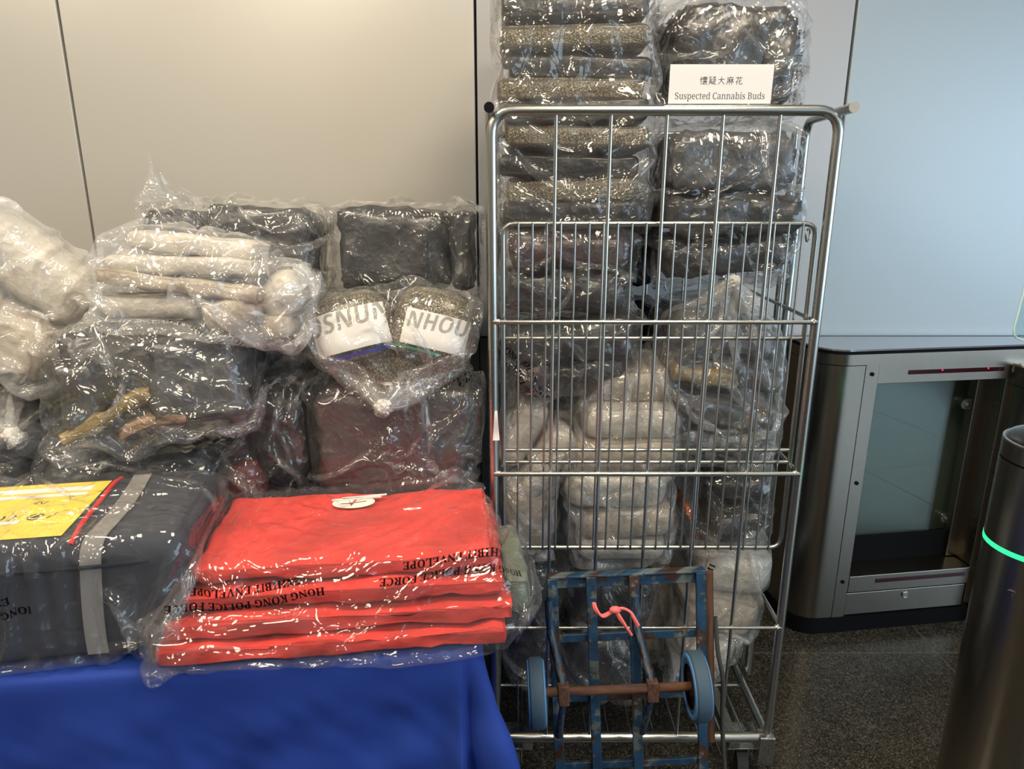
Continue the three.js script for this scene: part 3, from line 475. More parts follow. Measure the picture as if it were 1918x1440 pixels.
function settle(o) {
  const { W, H, planes } = o, own = pack(o.own), others = pack(o.others), OW = own.length, OT = others.length, cell = o.cell || 0.0135, nu = Math.round(W / cell), nv = Math.round(H / cell), du = W / nu, dv = H / nv, A = (nu + 1) * (nv + 1), N = A + (nu - 1) * (nv - 1);
  const id = (s, i, j) => (s === 0 || i === 0 || j === 0 || i === nu || j === nv ? j * (nu + 1) + i : A + (j - 1) * (nu - 1) + i - 1);
  const X = new Float64Array(N * 3), P = new Float64Array(N * 3), r = rng(o.seed), v = V(0, 0, 0);
  const kx = o.ext[0] / (W / 2) * 1.04 + 0.04, ky = o.ext[1] / (H / 2) * 1.04 + 0.04;
  for (let s = 0; s < 2; s++) for (let j = 0; j <= nv; j++) for (let i = 0; i <= nu; i++) {
    const a = 2 * i / nu - 1, b = 2 * j / nv - 1, z = (s ? -1 : 1) * (o.ext[2] + 0.012) * Math.pow(Math.max(0, (1 - Math.abs(a) ** 5) * (1 - Math.abs(b) ** 5)), 0.6);
    v.set(a * W / 2 * Math.min(1, kx), b * H / 2 * Math.min(1, ky), z).add(V(o.mid[0], o.mid[1], o.mid[2]));
    v.x += 0.006 * (r() - 0.5); v.y += 0.006 * (r() - 0.5); v.z += 0.006 * (r() - 0.5); v.applyQuaternion(o.q).add(o.c);
    X.set([v.x, v.y, v.z], id(s, i, j) * 3);
  }
  P.set(X);
  const ca = [], cb = [], cl = [], cw = []; const add = (a, b, l, w) => { if (a !== b) { ca.push(a); cb.push(b); cl.push(l); cw.push(w); } };
  const dd = Math.hypot(du, dv), bend = o.bend ?? 0.12;
  for (let s = 0; s < 2; s++) for (let j = 0; j <= nv; j++) for (let i = 0; i <= nu; i++) {
    const edgeU = j === 0 || j === nv, edgeV = i === 0 || i === nu;
    if (i < nu && !(s && edgeU)) add(id(s, i, j), id(s, i + 1, j), du, 1);
    if (j < nv && !(s && edgeV)) add(id(s, i, j), id(s, i, j + 1), dv, 1);
    if (i < nu && j < nv) { add(id(s, i, j), id(s, i + 1, j + 1), dd, 0.5); add(id(s, i + 1, j), id(s, i, j + 1), dd, 0.5); }
    if (i < nu - 1 && !(s && edgeU)) add(id(s, i, j), id(s, i + 2, j), 2 * du, bend);
    if (j < nv - 1 && !(s && edgeV)) add(id(s, i, j), id(s, i, j + 2), 2 * dv, bend);
  }
  const C = ca.length, IA = Int32Array.from(ca), IB = Int32Array.from(cb), L = Float64Array.from(cl), Wt = Float64Array.from(cw);
  const pins = (o.pins || []).map((p) => ({ k: id(0, Math.round(p[0] * nu), Math.round(p[1] * nv)), to: p[2] }));
  const tie = o.tie, rowT = tie ? Math.round(tie.v * nv) : -1, S = o.steps || 72, K = 7;
  const margin = 0.0035;
  for (let st = 0; st < S; st++) {
    const ramp = Math.min(1, st / (S * 0.45)), pull = 0.0009 * ramp * (o.pull ?? 1), fall = st < S * 0.9 ? 0.00016 : 0.0001;
    for (let k = 0; k < N; k++) {
      const q = k * 3; let x = X[q], y = X[q + 1], z = X[q + 2], vx = (x - P[q]) * 0.86, vy = (y - P[q + 1]) * 0.86, vz = (z - P[q + 2]) * 0.86;
      P[q] = x; P[q + 1] = y; P[q + 2] = z; let best = 9, gx = 0, gy = 0, gz = 0, sum = 0;
      for (let e = 0; e < OW; e += STRIDE) { const ex = x - own[e], ey = y - own[e + 1], ez = z - own[e + 2], far = own[e + 16] + 0.1; if (ex * ex + ey * ey + ez * ez > far * far) continue; const d = dist(own, e, x, y, z); sum += Math.exp(-d * 36); if (d < best) { best = d; gx = OUT[1]; gy = OUT[2]; gz = OUT[3]; } }
      if (best < 0.1 && sum > 0) best = -Math.log(sum) / 36;
      const a = best > 0.002 ? pull * (best < 0.05 ? 1 : Math.max(0, 1 - (best - 0.05) / 0.06)) : 0;
      X[q] = x + vx - gx * a; X[q + 1] = y + vy - gy * a - fall; X[q + 2] = z + vz - gz * a;
    }
    if (tie) for (let j = rowT + 1; j <= nv; j++) for (let s = 0; s < 2; s++) for (let i = 0; i <= nu; i++) { const q = id(s, i, j) * 3, f = 0.0011 * ramp; X[q] += tie.dir[0] * f; X[q + 1] += tie.dir[1] * f; X[q + 2] += tie.dir[2] * f; }
    for (let it = 0; it < K; it++) {
      const rev = (it & 1) === 1;
      for (let n = 0; n < C; n++) {
        const m = rev ? C - 1 - n : n, a = IA[m] * 3, b = IB[m] * 3, dx = X[b] - X[a], dy = X[b + 1] - X[a + 1], dz = X[b + 2] - X[a + 2], l = Math.sqrt(dx * dx + dy * dy + dz * dz) + 1e-12, f = 0.5 * Wt[m] * (l - L[m]) / l;
        X[a] += dx * f; X[a + 1] += dy * f; X[a + 2] += dz * f; X[b] -= dx * f; X[b + 1] -= dy * f; X[b + 2] -= dz * f;
      }
      for (const p of pins) { const q = p.k * 3, w = 0.3 * ramp; for (let c = 0; c < 3; c++) X[q + c] += (p.to[c] - X[q + c]) * w; }
      if (tie) for (let j = rowT - 1; j <= rowT + 1; j++) for (let s = 0; s < 2; s++) for (let i = 0; i <= nu; i++) {
        const q = id(s, i, j) * 3, dx = X[q] - tie.to[0], dy = X[q + 1] - tie.to[1], dz = X[q + 2] - tie.to[2], l = Math.hypot(dx, dy, dz), R = 0.3 * (1 - ramp) + 0.013; if (l > R) { const f = (1 - R / l) * 0.5; X[q] -= dx * f; X[q + 1] -= dy * f; X[q + 2] -= dz * f; }
      }
      if (it === 3 || it === K - 1) for (let k = 0; k < N; k++) {
        const q = k * 3; let x = X[q], y = X[q + 1], z = X[q + 2], hit = false;
        for (let e = 0; e < OW; e += STRIDE) { const ex = x - own[e], ey = y - own[e + 1], ez = z - own[e + 2], far = own[e + 16]; if (ex * ex + ey * ey + ez * ez > far * far) continue; if (dist(own, e, x, y, z) < margin) { const f = margin - OUT[0]; x += OUT[1] * f; y += OUT[2] * f; z += OUT[3] * f; hit = true; } }
        if (it === K - 1) for (let e = 0; e < OT; e += STRIDE) { const ex = x - others[e], ey = y - others[e + 1], ez = z - others[e + 2], far = others[e + 16]; if (ex * ex + ey * ey + ez * ez > far * far) continue; if (dist(others, e, x, y, z) < 0.006) { const f = Math.min(0.006, 0.006 - OUT[0]); x += OUT[1] * f; y += OUT[2] * f; z += OUT[3] * f; hit = true; } }
        for (let e = 0; e < planes.length; e++) { const p = planes[e], d = x * p[0] + y * p[1] + z * p[2] - p[3]; if (d < 0 && (!p[4] || p[4](x, y, z))) { x -= p[0] * d; y -= p[1] * d; z -= p[2] * d; hit = true; } }
        if (hit) { X[q] = x; X[q + 1] = y; X[q + 2] = z; P[q] += (x - P[q]) * 0.6; P[q + 1] += (y - P[q + 1]) * 0.6; P[q + 2] += (z - P[q + 2]) * 0.6; }
      }
    }
  }
  // film pressed between the packs and what stands behind or under them is never seen and left out
  const hiddenBack = (X, q) => { let best = 1; for (let e = 0; e < OW; e += STRIDE) if (dist(own, e, X[q], X[q + 1], X[q + 2]) < best) best = OUT[0]; if (best > 0.03) return false; let dx = 0, dy = 0, dz = 0, b2 = 1; for (let e = 0; e < OW; e += STRIDE) { const d = dist(own, e, X[q], X[q + 1], X[q + 2]); if (d < b2) { b2 = d; dx = OUT[1]; dy = OUT[2]; dz = OUT[3]; } } return dz < -0.55 || (dy < -0.7 && dz < 0.2); };
  // twice as fine, by cubic interpolation along the rows and columns
  const pos = [], uv = [], idx = [], n2u = nu * 2, n2v = nv * 2, cr = (a, b, c, d) => (-a + 9 * b + 9 * c - d) / 16;
  for (let s = 0; s < 2; s++) {
    const off = pos.length / 3, tmp = new Float64Array((n2u + 1) * (nv + 1) * 3), cl2 = (i, n) => Math.max(0, Math.min(n, i));
    for (let j = 0; j <= nv; j++) for (let i = 0; i <= n2u; i++) for (let c = 0; c < 3; c++) {
      const h = i >> 1, g = (k) => X[id(s, cl2(k, nu), j) * 3 + c]; tmp[(j * (n2u + 1) + i) * 3 + c] = i & 1 ? cr(g(h - 1), g(h), g(h + 1), g(h + 2)) : g(h);
    }
    for (let j = 0; j <= n2v; j++) for (let i = 0; i <= n2u; i++) {
      const h = j >> 1; for (let c = 0; c < 3; c++) { const g = (k) => tmp[(cl2(k, nv) * (n2u + 1) + i) * 3 + c]; pos.push(j & 1 ? cr(g(h - 1), g(h), g(h + 1), g(h + 2)) : g(h)); }
      uv.push(i / n2u + s * 1.5, j / n2v);
      if (i < n2u && j < n2v && !(s && hiddenBack(X, id(1, i >> 1, j >> 1) * 3))) { const a = off + j * (n2u + 1) + i, d = a + n2u + 1; s ? idx.push(a, d, a + 1, a + 1, d, d + 1) : idx.push(a, a + 1, d, a + 1, d + 1, d); }
    }
  }
  const g = new THREE.BufferGeometry(); g.setAttribute('position', new THREE.Float32BufferAttribute(pos, 3)); g.setAttribute('uv', new THREE.Float32BufferAttribute(uv, 2)); g.setIndex(idx); g.computeVertexNormals(); return g;
}
const PRINT = ['HONG KONG POLICE FORCE', 'EXHIBIT ENVELOPE'];
function printTex(list, W, H) {                                   // black lettering on clear film; places are fractions of the sheet, sizes in metres
  const t = canvasTex(1024, Math.round(1024 * H / W), (g, w, h) => {
    g.fillStyle = '#fff'; g.fillRect(0, 0, w, h); g.fillStyle = '#050505'; g.textAlign = 'center';
    for (const [u, v, rot, size, text] of list) {
      g.save(); g.translate(u * w, (1 - v) * h); g.rotate(rad(rot)); const px = size / W * w; g.font = `bold ${px}px serif`;
      (text || PRINT).forEach((line, k) => g.fillText(line, 0, k * px * 1.35)); g.restore();
    }
  });
  t.wrapS = t.wrapT = THREE.ClampToEdgeWrapping; return t;
}
const BAGS = [], WORD = { black: 'black', charcoal: 'charcoal', slate: 'slate grey', plum: 'dark plum', maroon: 'dark red', olive: 'olive', tan: 'tan', buds: 'grainy brown', milk: 'whitish', beige: 'beige', orange: 'orange' };
// at: base frame in metres, rot in degrees; items: [material, x, y, z, half x, half y, half z, round, turn]
function bag(o) { o.q = euler(o.rot || [0, 0, 0]); o.c = V(...o.at); o.index = BAGS.length; BAGS.push(o); o.solids = [];
  o.items.forEach((it, k) => {
    const [kind, x, y, z, hx, hy, hz, r, turn] = it, local = V(x, y, z), q = o.q.clone().multiply(euler(turn || [0, 0, 0])), c = local.clone().applyQuaternion(o.q).add(o.c);
    it.local = local; it.lq = euler(turn || [0, 0, 0]); o.solids.push(solid(o.index, c, q, [hx, hy, hz], r));
    if (o.build) return;
    const [name, text, cat] = o.inside, label = text.replace('{}', WORD[kind]);
    const m = mesh(name, softBox(hx, hy, hz, r, o.lump ?? 0.02, o.index * 3.1 + k * 1.7, o.freq ?? 9), M[kind], scene);
    setTag(m, label, cat, text.replace('{} ', '')); m.position.copy(c); m.quaternion.copy(q); (o.meshes ||= []).push(m);
  });
  if (o.after) o.after(o);
  if (o.build) o.build(o);
  return o;
}
function films() {
  const table = [0, 1, 0, TB.top + 0.004, (x, y, z) => { const c = Math.cos(TB.yaw), s = Math.sin(TB.yaw), dx = x - TB.ox, dz = z - TB.oz, lx = dx * c - dz * s, lz = dx * s + dz * c; return y > TB.top - 0.06 && lx < 0.004 && lz < 0.004; }];
  for (const o of BAGS) {
    if (o.noFilm) continue;
    const lo = [9, 9, 9], hi = [-9, -9, -9];
    o.items.forEach((it) => { for (let k = 0; k < 8; k++) { const v = V((k & 1 ? 1 : -1) * it[4], (k & 2 ? 1 : -1) * it[5], (k & 4 ? 1 : -1) * it[6]).applyQuaternion(it.lq).add(it.local); [v.x, v.y, v.z].forEach((a, c) => { lo[c] = Math.min(lo[c], a); hi[c] = Math.max(hi[c], a); }); } });
    o.ext = lo.map((a, c) => (hi[c] - a) / 2); o.mid = lo.map((a, c) => (hi[c] + a) / 2);
    const flap = o.flap || [0.05, 0.06]; o.W = 2 * (o.ext[0] + o.ext[2] * 0.86) + flap[0]; o.H = 2 * (o.ext[1] + o.ext[2] * 0.86) + flap[1];
    o.own = o.solids; const cc = V(...o.mid).applyQuaternion(o.q).add(o.c), reach = Math.hypot(...o.ext) + 0.12;
    o.others = SOLIDS.filter((s) => s.owner !== o.index && s.c.distanceTo(cc) < reach + s.rad);
    o.planes = [[0, 0, 1, ROOM.z0 + 0.006], ...(o.cage ? [[0, 0, -1, 1.612, (x, y) => y < 1.74 && x > CG.x0 - 0.02], [0, 1, 0, CG.y0 + 0.012], [-1, 0, 0, -(CG.x1 + 0.006)], [1, 0, 0, CG.x0 + 0.008 - (o.bulge || 0)]] : [table, [-1, 0, 0, 0.066, (x, y, z) => z < -1.5]])];
    o.seed = 100 + o.index;
    const mat = phys({ color: lin(0.97, 0.97, 0.97), roughness: o.rough ?? 0.05, transmission: o.clear ?? 0.972, thickness: 0, ior: 1.5, normalMap: withRepeat(crinkleTex, o.W / 0.4, o.H / 0.4), normalScale: new THREE.Vector2(1, 1).multiplyScalar(o.crease ?? 1.35) });
    if (o.prints) mat.map = printTex(o.prints, o.W, o.H);
    const b = thing('plastic_bag', o.label, 'bag'), f = mesh('film', settle(o), mat, b);
    if (o.tie) { const k = mesh('knot', new THREE.IcosahedronGeometry(0.019, 3), M.knot, b); const p = k.geometry.attributes.position; for (let i = 0; i < p.count; i++) { const v = V(p.getX(i), p.getY(i), p.getZ(i)), s = 1 + 0.25 * noise(v.x * 90, v.y * 90, v.z * 90 + o.index); p.setXYZ(i, v.x * s, v.y * s * 0.85, v.z * s); } k.geometry.computeVertexNormals(); k.position.set(...o.tie.to); }
    f.userData.bag = undefined; delete f.userData.bag;
  }
}

// ------------------------------------------------------------------ bags on the table
bag({ label: 'clear printed bag of folded bright red garments at the table front', at: [-0.335, 0.835, -1.365], rot: [-90, 6.3, 0], flap: [0.06, 0.07], cell: 0.0125, clear: 0.98, crease: 0.75,
  prints: [[0.27, 0.175, 176, 0.0205], [0.69, 0.18, 184, 0.0205]],
  pins: [[1, 1, [-0.0, 0.955, -1.53]], [1, 0.55, [0.098, 0.82, -1.36]], [1, 0, [0.005, 0.69, -1.24]]],
  items: [['red', -0.02, -0.02, -0.07, 0.33, 0.21, 0.024, 0.014], ['red', -0.005, -0.012, -0.03, 0.335, 0.2, 0.026, 0.014], ['red', 0.005, 0, 0.012, 0.312, 0.19, 0.026, 0.02], ['red', 0.0, 0.012, 0.052, 0.3, 0.175, 0.03, 0.028], ['sage', 0.335, -0.02, -0.035, 0.035, 0.13, 0.048, 0.03]],
  build(o) {
    o.items.forEach((it, k) => {
      const s = o.solids[k], sage = it[0] === 'sage', g = softBox(it[4], it[5], it[6], it[7], 0.014, k * 2.3 + 7, 4.5);
      const m = mesh('folded_garment', g, M[it[0]], scene); m.position.copy(s.c); m.quaternion.copy(o.q);
      setTag(m, sage ? 'grey green folded garment at the end of the red pile' : k === 3 ? 'bright red folded garment with an oval neck label, topmost of its pile' : 'bright red folded garment under the topmost one in the bag', 'garment', sage || k === 3 ? null : 'red garments lower in the pile');
      if (k === 3) {
        const tex = canvasTex(512, 256, (c, w, h) => { c.fillStyle = '#e8e2d8'; c.fillRect(0, 0, w, h); c.strokeStyle = '#2a2c30'; c.lineWidth = 16; c.lineCap = 'round'; c.beginPath(); c.moveTo(110, 150); c.quadraticCurveTo(260, 150, 400, 110); c.stroke(); c.fillStyle = '#a52125'; c.beginPath(); c.moveTo(190, 60); c.lineTo(235, 215); c.lineTo(290, 70); c.lineTo(262, 70); c.lineTo(232, 150); c.closePath(); c.fill(); });
        const e = new THREE.CircleGeometry(1, 48); e.scale(0.047, 0.03, 1); const p = e.attributes.position; for (let i = 0; i < p.count; i++) { const x = p.getX(i) - 0.01, y = p.getY(i) + 0.09; p.setXYZ(i, x, y, 0.0245); } e.computeVertexNormals(); mesh('neck_label', e, std({ map: tex, roughness: 0.6 }), m);
        for (const [x, y, w, a] of [[-0.005, 0.108, 0.11, 0.06], [0.012, 0.117, 0.1, 0.12]]) mesh('masking_strip', box(w, 0.009, 0.0008, 0, 0, 0).rotateZ(a).translate(x, y, 0.0256), M.white, m);
      }
    });
  } });
bag({ label: 'clear bag round a navy insulated carrier at the table front', at: [-0.989, 0.872, -1.255], rot: [-90, 9.6, 0], flap: [0.11, 0.1], cell: 0.0125, clear: 0.975, crease: 0.95,
  pins: [[1, 0.35, [-0.6, 0.85, -1.28]], [0.86, 0, [-0.7, 0.752, -1.09]], [1, 0, [-0.62, 0.76, -1.13]]], prints: [[0.5, 0.04, 180, 0.02]],
  items: [['navy', 0, 0, 0, 0.372, 0.165, 0.122, 0.035]],
  build(o) {
    const t = thing('insulated_carrier', 'navy insulated carrier bag with yellow lid panel and grey straps', 'carrier'); t.position.copy(o.c); t.quaternion.copy(o.q);
    mesh('body', softBox(0.37, 0.163, 0.12, 0.034, 0.003, 3, 7), M.navy, t);
    const top = 0.1195, tex = canvasTex(1024, 512, (c, w, h) => {
      c.fillStyle = '#d9c146'; c.fillRect(0, 0, w, h); c.strokeStyle = c.fillStyle = '#3a3a34'; c.lineWidth = 9;
      const y = 330; c.beginPath(); c.arc(860, y, 26, 0, 7); c.stroke(); c.beginPath(); c.moveTo(838, y + 4); c.lineTo(866, y - 20); c.lineTo(880, y + 18); c.fill(); c.beginPath(); c.moveTo(905, y + 18); c.lineTo(930, y - 26); c.stroke();
      for (let k = 0; k < 3; k++) { c.beginPath(); c.moveTo(690 + k * 38, y + 24); c.quadraticCurveTo(716 + k * 38, y, 700 + k * 38, y - 26); c.stroke(); } c.strokeRect(600, y - 22, 46, 42); c.strokeRect(520, y - 22, 46, 42);
      c.font = 'bold 40px sans-serif'; c.fillText('/\\/', 800, 210);
    });
    const panel = new THREE.PlaneGeometry(0.5, 0.25, 24, 12), p = panel.attributes.position; for (let i = 0; i < p.count; i++) p.setXYZ(i, p.getX(i) - 0.09, p.getY(i) - 0.005, top + 0.0015); mesh('lid_panel', panel, std({ map: tex, roughness: 0.7 }), t);
    for (const [x, y, w, h] of [[-0.08, 0.085, 0.43, 0.022], [-0.08, 0.056, 0.43, 0.014], [-0.11, -0.062, 0.34, 0.012]]) mesh('masking_strip', box(w, h, 0.0008, x, y, top + 0.0022), M.white, t);
    mesh('piping', curve([[0.168, 0.15, top - 0.006], [0.17, 0.1, top + 0.002], [0.175, 0, top + 0.002], [0.18, -0.1, top + 0.002], [0.182, -0.152, top - 0.008]], 0.0045, 40, 8), M.redPiping, t);
    for (const x of [0.215, -0.2]) { // webbing strap over lid and front
      const pts = []; for (let k = 0; k <= 40; k++) { const s = k / 40; let y, z; if (s < 0.5) { y = 0.14 - 0.272 * s / 0.5; z = top + 0.003; } else if (s < 0.62) { const a = (s - 0.5) / 0.12 * Math.PI / 2; y = -0.132 - 0.036 * Math.sin(a); z = top + 0.003 - 0.036 * (1 - Math.cos(a)); } else { y = -0.168; z = top - 0.033 - 0.19 * (s - 0.62) / 0.38; } pts.push([y, z]); }
      const pos = [], uv = [], idx = []; pts.forEach(([y, z], k) => { const dx = 0.012 * Math.sin(k * 0.12); for (const e of [-0.018, 0.018]) { pos.push(x + e + dx, y, z); uv.push(e > 0 ? 1 : 0, k / 40); } if (k) { const a = (k - 1) * 2; idx.push(a, a + 2, a + 1, a + 1, a + 2, a + 3); } });
      const g = new THREE.BufferGeometry(); g.setAttribute('position', new THREE.Float32BufferAttribute(pos, 3)); g.setAttribute('uv', new THREE.Float32BufferAttribute(uv, 2)); g.setIndex(idx); g.computeVertexNormals(); mesh('strap', g, M.greyStrap, t);
    }
    mesh('lid_seam', curve([[-0.36, -0.148, 0.075], [-0.1, -0.16, 0.074], [0.3, -0.16, 0.075], [0.352, -0.13, 0.078], [0.373, 0, 0.078], [0.362, 0.13, 0.078]], 0.004, 80, 6), M.navy, t);
    mesh('corner_piping', curve([[0.352, -0.148, -0.09], [0.358, -0.15, 0], [0.352, -0.146, 0.088]], 0.004, 24, 6), M.greyStrap, t);
  } });
bag({ label: 'glossy clear bag of dark packs with olive streaks above the carrier', at: [-0.82, 1.165, -1.6], rot: [-14, 10, 4], flap: [0.08, 0.06], pins: [[1, 0.2, [-0.553, 1.1, -1.43]]],
  inside: ['packed_parcel', '{} packed parcel in the glossy bag above the carrier', 'parcel'],
  items: [['charcoal', 0, 0.03, -0.04, 0.21, 0.11, 0.14, 0.07], ['slate', 0.1, -0.01, 0.07, 0.115, 0.11, 0.06, 0.05], ['olive', -0.09, -0.07, 0.085, 0.13, 0.03, 0.03, 0.029, [0, 0, 24]], ['tan', 0.0, -0.1, 0.085, 0.09, 0.03, 0.035, 0.029, [0, 0, 12]], ['charcoal', -0.15, -0.03, 0.05, 0.06, 0.1, 0.06, 0.05]] });
bag({ label: 'milky clear bag of stacked pale rolls on top of the heap', at: [-0.695, 1.385, -1.635], rot: [-8, 0, -4], flap: [0.11, 0.06], clear: 0.9, lump: 0.009, prints: [[0.4, 0.1, 170, 0.021]], pins: [[1, 0.55, [-0.424, 1.425, -1.6]], [0.35, 1, [-0.72, 1.515, -1.62]], [0, 0.3, [-0.968, 1.34, -1.6]]],
  inside: ['pale_roll', '{} wrapped roll inside the milky bag on the heap', 'roll'],
  items: [['milk', -0.02, 0.078, 0, 0.15, 0.03, 0.07, 0.024, [0, 0, -2]], ['milk', -0.03, 0.032, 0.015, 0.17, 0.028, 0.085, 0.022, [0, 0, 2]], ['beige', -0.03, -0.012, 0.02, 0.185, 0.026, 0.09, 0.022, [0, 0, -3]], ['milk', -0.1, -0.062, 0.01, 0.12, 0.036, 0.085, 0.034, [0, 0, 4]], ['beige', 0.08, -0.062, 0.05, 0.075, 0.045, 0.06, 0.042, [0, 0, 20]], ['milk', 0.18, -0.02, 0.02, 0.05, 0.065, 0.06, 0.045, [0, 0, -30]], ['beige', 0.17, -0.085, 0.03, 0.05, 0.035, 0.05, 0.033]] });
bag({ label: 'milky clear bag of pale rolls leaning at the heap end away from the cage', at: [-1.2, 1.335, -1.74], rot: [-6, 12, -42], flap: [0.09, 0.08], clear: 0.82, lump: 0.014, prints: [[0.5, 0.1, 0, 0.022]], pins: [[1, 0.95, [-0.955, 1.485, -1.7]]],
  inside: ['pale_roll', '{} wrapped roll inside the milky bag leaning at the end', 'roll'],
  items: [['milk', -0.02, 0.075, 0, 0.17, 0.085, 0.1, 0.07], ['beige', 0, -0.08, 0.02, 0.18, 0.085, 0.1, 0.07], ['milk', -0.12, 0.0, 0.07, 0.08, 0.1, 0.06, 0.05]] });
bag({ label: 'clear bag of dark packs with its empty corner peaked against the wall', at: [-0.795, 1.375, -2.1], rot: [-4, 4, -5], flap: [0.12, 0.5], clear: 0.95, pins: [[0.1, 1, [-1.012, 1.745, -2.06]], [0.0, 0.82, [-1.07, 1.55, -2.04]], [0.3, 1, [-0.93, 1.62, -2.04]]],
  inside: ['packed_parcel', '{} packed parcel in the bag with the peaked corner', 'parcel'],
  items: [['slate', -0.14, 0.04, 0.04, 0.1, 0.11, 0.13, 0.05], ['charcoal', 0.09, 0.05, 0.02, 0.16, 0.13, 0.15, 0.055], ['black', 0, -0.12, 0, 0.24, 0.05, 0.15, 0.045]] });
bag({ label: 'clear bag of dark folded packs against the wall beside the cage', at: [-0.295, 1.37, -2.09], rot: [-3, 0, -1], flap: [0.05, 0.05],
  inside: ['packed_parcel', '{} packed parcel in the wall-side bag next to the cage', 'parcel'],
  items: [['charcoal', -0.03, 0.05, 0.02, 0.165, 0.125, 0.15, 0.05], ['slate', 0.16, 0.05, 0.05, 0.04, 0.12, 0.12, 0.035], ['black', 0, -0.125, 0.02, 0.19, 0.055, 0.15, 0.045]] });
bag({ label: 'tied clear bag of printed zip packs resting below the wall-side bags', at: [-0.28, 1.235, -1.66], rot: [-16, 2, 0], flap: [0.1, 0.1], clear: 0.965, lump: 0.004, tie: { v: 0.05, to: [-0.285, 1.125, -1.5], dir: [0, 0, 0] }, pins: [[0.06, 0.62, [-0.494, 1.303, -1.6]], [0.6, 1, [-0.227, 1.39, -1.62]], [1, 0.72, [-0.068, 1.31, -1.62]]],
  inside: ['zip_pack', 'clear zip pack of {} buds in the tied bag', 'pack'],
  items: [['buds', -0.095, 0.03, 0, 0.1, 0.095, 0.075, 0.07, [0, 0, 14]], ['buds', 0.09, 0.035, 0, 0.1, 0.095, 0.075, 0.07, [0, 0, -14]], ['buds', 0, -0.06, -0.035, 0.13, 0.05, 0.06, 0.045]],
  after(o) {
    const patch = (k, x0, x1, y0, y1, lift) => { // a strip of print lying on the front of a pack
      const [, , , , hx, hy, hz, r] = o.items[k], g = new THREE.PlaneGeometry(x1 - x0, y1 - y0, 28, 14), p = g.attributes.position;
      for (let i = 0; i < p.count; i++) { const x = p.getX(i) + (x0 + x1) / 2, y = p.getY(i) + (y0 + y1) / 2, dx = Math.max(0, Math.abs(x) - hx + r), dy = Math.max(0, Math.abs(y) - hy + r); p.setXYZ(i, x, y, hz - r + Math.sqrt(Math.max(0.0001, r * r - dx * dx - dy * dy)) + lift); }
      g.computeVertexNormals(); return g;
    };
    const band = (text, low) => std({ roughness: 0.45, map: canvasTex(512, 256, (c, w, h) => { c.fillStyle = '#dcd9d4'; c.fillRect(0, 0, w, h); c.fillStyle = '#96948c'; c.font = 'bold 165px sans-serif'; c.textAlign = 'center'; c.save(); c.translate(w / 2, low ? 128 : 118); c.transform(1.0, -0.05, -0.12, 1, 0, 0); c.fillText(text, 0, 0); c.restore(); }) });
    mesh('printed_band', patch(0, -0.088, 0.086, -0.05, 0.045, 0.0008), band('OSNUN'), o.meshes[0]);
    mesh('printed_band', patch(1, -0.06, 0.09, -0.052, 0.03, 0.0008), band('NHOU', 1), o.meshes[1]);
    mesh('zip_strip', patch(0, -0.07, 0.09, -0.066, -0.057, 0.0012), std({ color: lin(0.02, 0.03, 0.25), roughness: 0.4 }), o.meshes[0]);
    mesh('zip_strip', patch(1, -0.08, 0.04, -0.063, -0.058, 0.0012), std({ color: lin(0.03, 0.3, 0.2), roughness: 0.4 }), o.meshes[1]);
  } });
bag({ label: 'clear printed bag of dark plum packs on the table behind the red garments', at: [-0.285, 0.965, -1.78], rot: [-6, 2, 2], flap: [0.06, 0.06], prints: [[0.62, 0.8, -3, 0.021]],
  inside: ['packed_parcel', '{} packed parcel in the printed bag behind the red garments', 'parcel'],
  items: [['plum', -0.05, 0.02, 0.12, 0.16, 0.16, 0.09, 0.07], ['charcoal', 0.1, -0.01, 0.1, 0.09, 0.18, 0.1, 0.06, [0, 0, -18]], ['black', -0.02, -0.01, -0.11, 0.18, 0.19, 0.15, 0.06]] });
bag({ label: 'clear bag of rounded black packs between the carrier and plum bag', at: [-0.61, 0.945, -1.74], rot: [-5, 0, 0], flap: [0.06, 0.07], pins: [[1, 0.22, [-0.468, 0.93, -1.53]]],
  inside: ['packed_parcel', 'rounded {} packed parcel between the carrier and plum bag', 'parcel'],
  items: [['black', 0.03, 0.05, 0.02, 0.1, 0.15, 0.12, 0.09], ['maroon', -0.05, -0.09, 0.1, 0.06, 0.1, 0.06, 0.05], ['black', 0.02, -0.12, -0.03, 0.11, 0.08, 0.12, 0.06]] });
bag({ label: 'clear bag of slate grey packs squeezed behind the olive streaked bag', at: [-0.63, 1.15, -1.95], rot: [0, 0, 8], flap: [0.05, 0.05], clear: 0.93,
  inside: ['packed_parcel', '{} packed parcel behind the olive streaked bag', 'parcel'],
  items: [['slate', 0, 0, 0.05, 0.13, 0.1, 0.16, 0.07], ['black', 0, -0.02, -0.14, 0.13, 0.11, 0.1, 0.06]] });
bag({ label: 'clear bag of dark packs lying on the table behind the carrier', at: [-0.93, 0.865, -1.72], rot: [0, 6, 0], flap: [0.05, 0.05],
  inside: ['packed_parcel', '{} packed parcel on the table behind the carrier', 'parcel'], items: [['slate', 0, 0.01, 0.02, 0.21, 0.11, 0.16, 0.06]] });
bag({ label: 'clear bag of dark packs wedged under the leaning pale bag', at: [-1.24, 1.08, -2.0], rot: [0, 8, 10], flap: [0.06, 0.06],
  inside: ['packed_parcel', '{} packed parcel wedged under the leaning pale bag', 'parcel'], items: [['charcoal', 0, 0.02, 0.05, 0.18, 0.16, 0.14, 0.08], ['plum', 0.1, 0.06, 0.06, 0.1, 0.14, 0.12, 0.07]] });
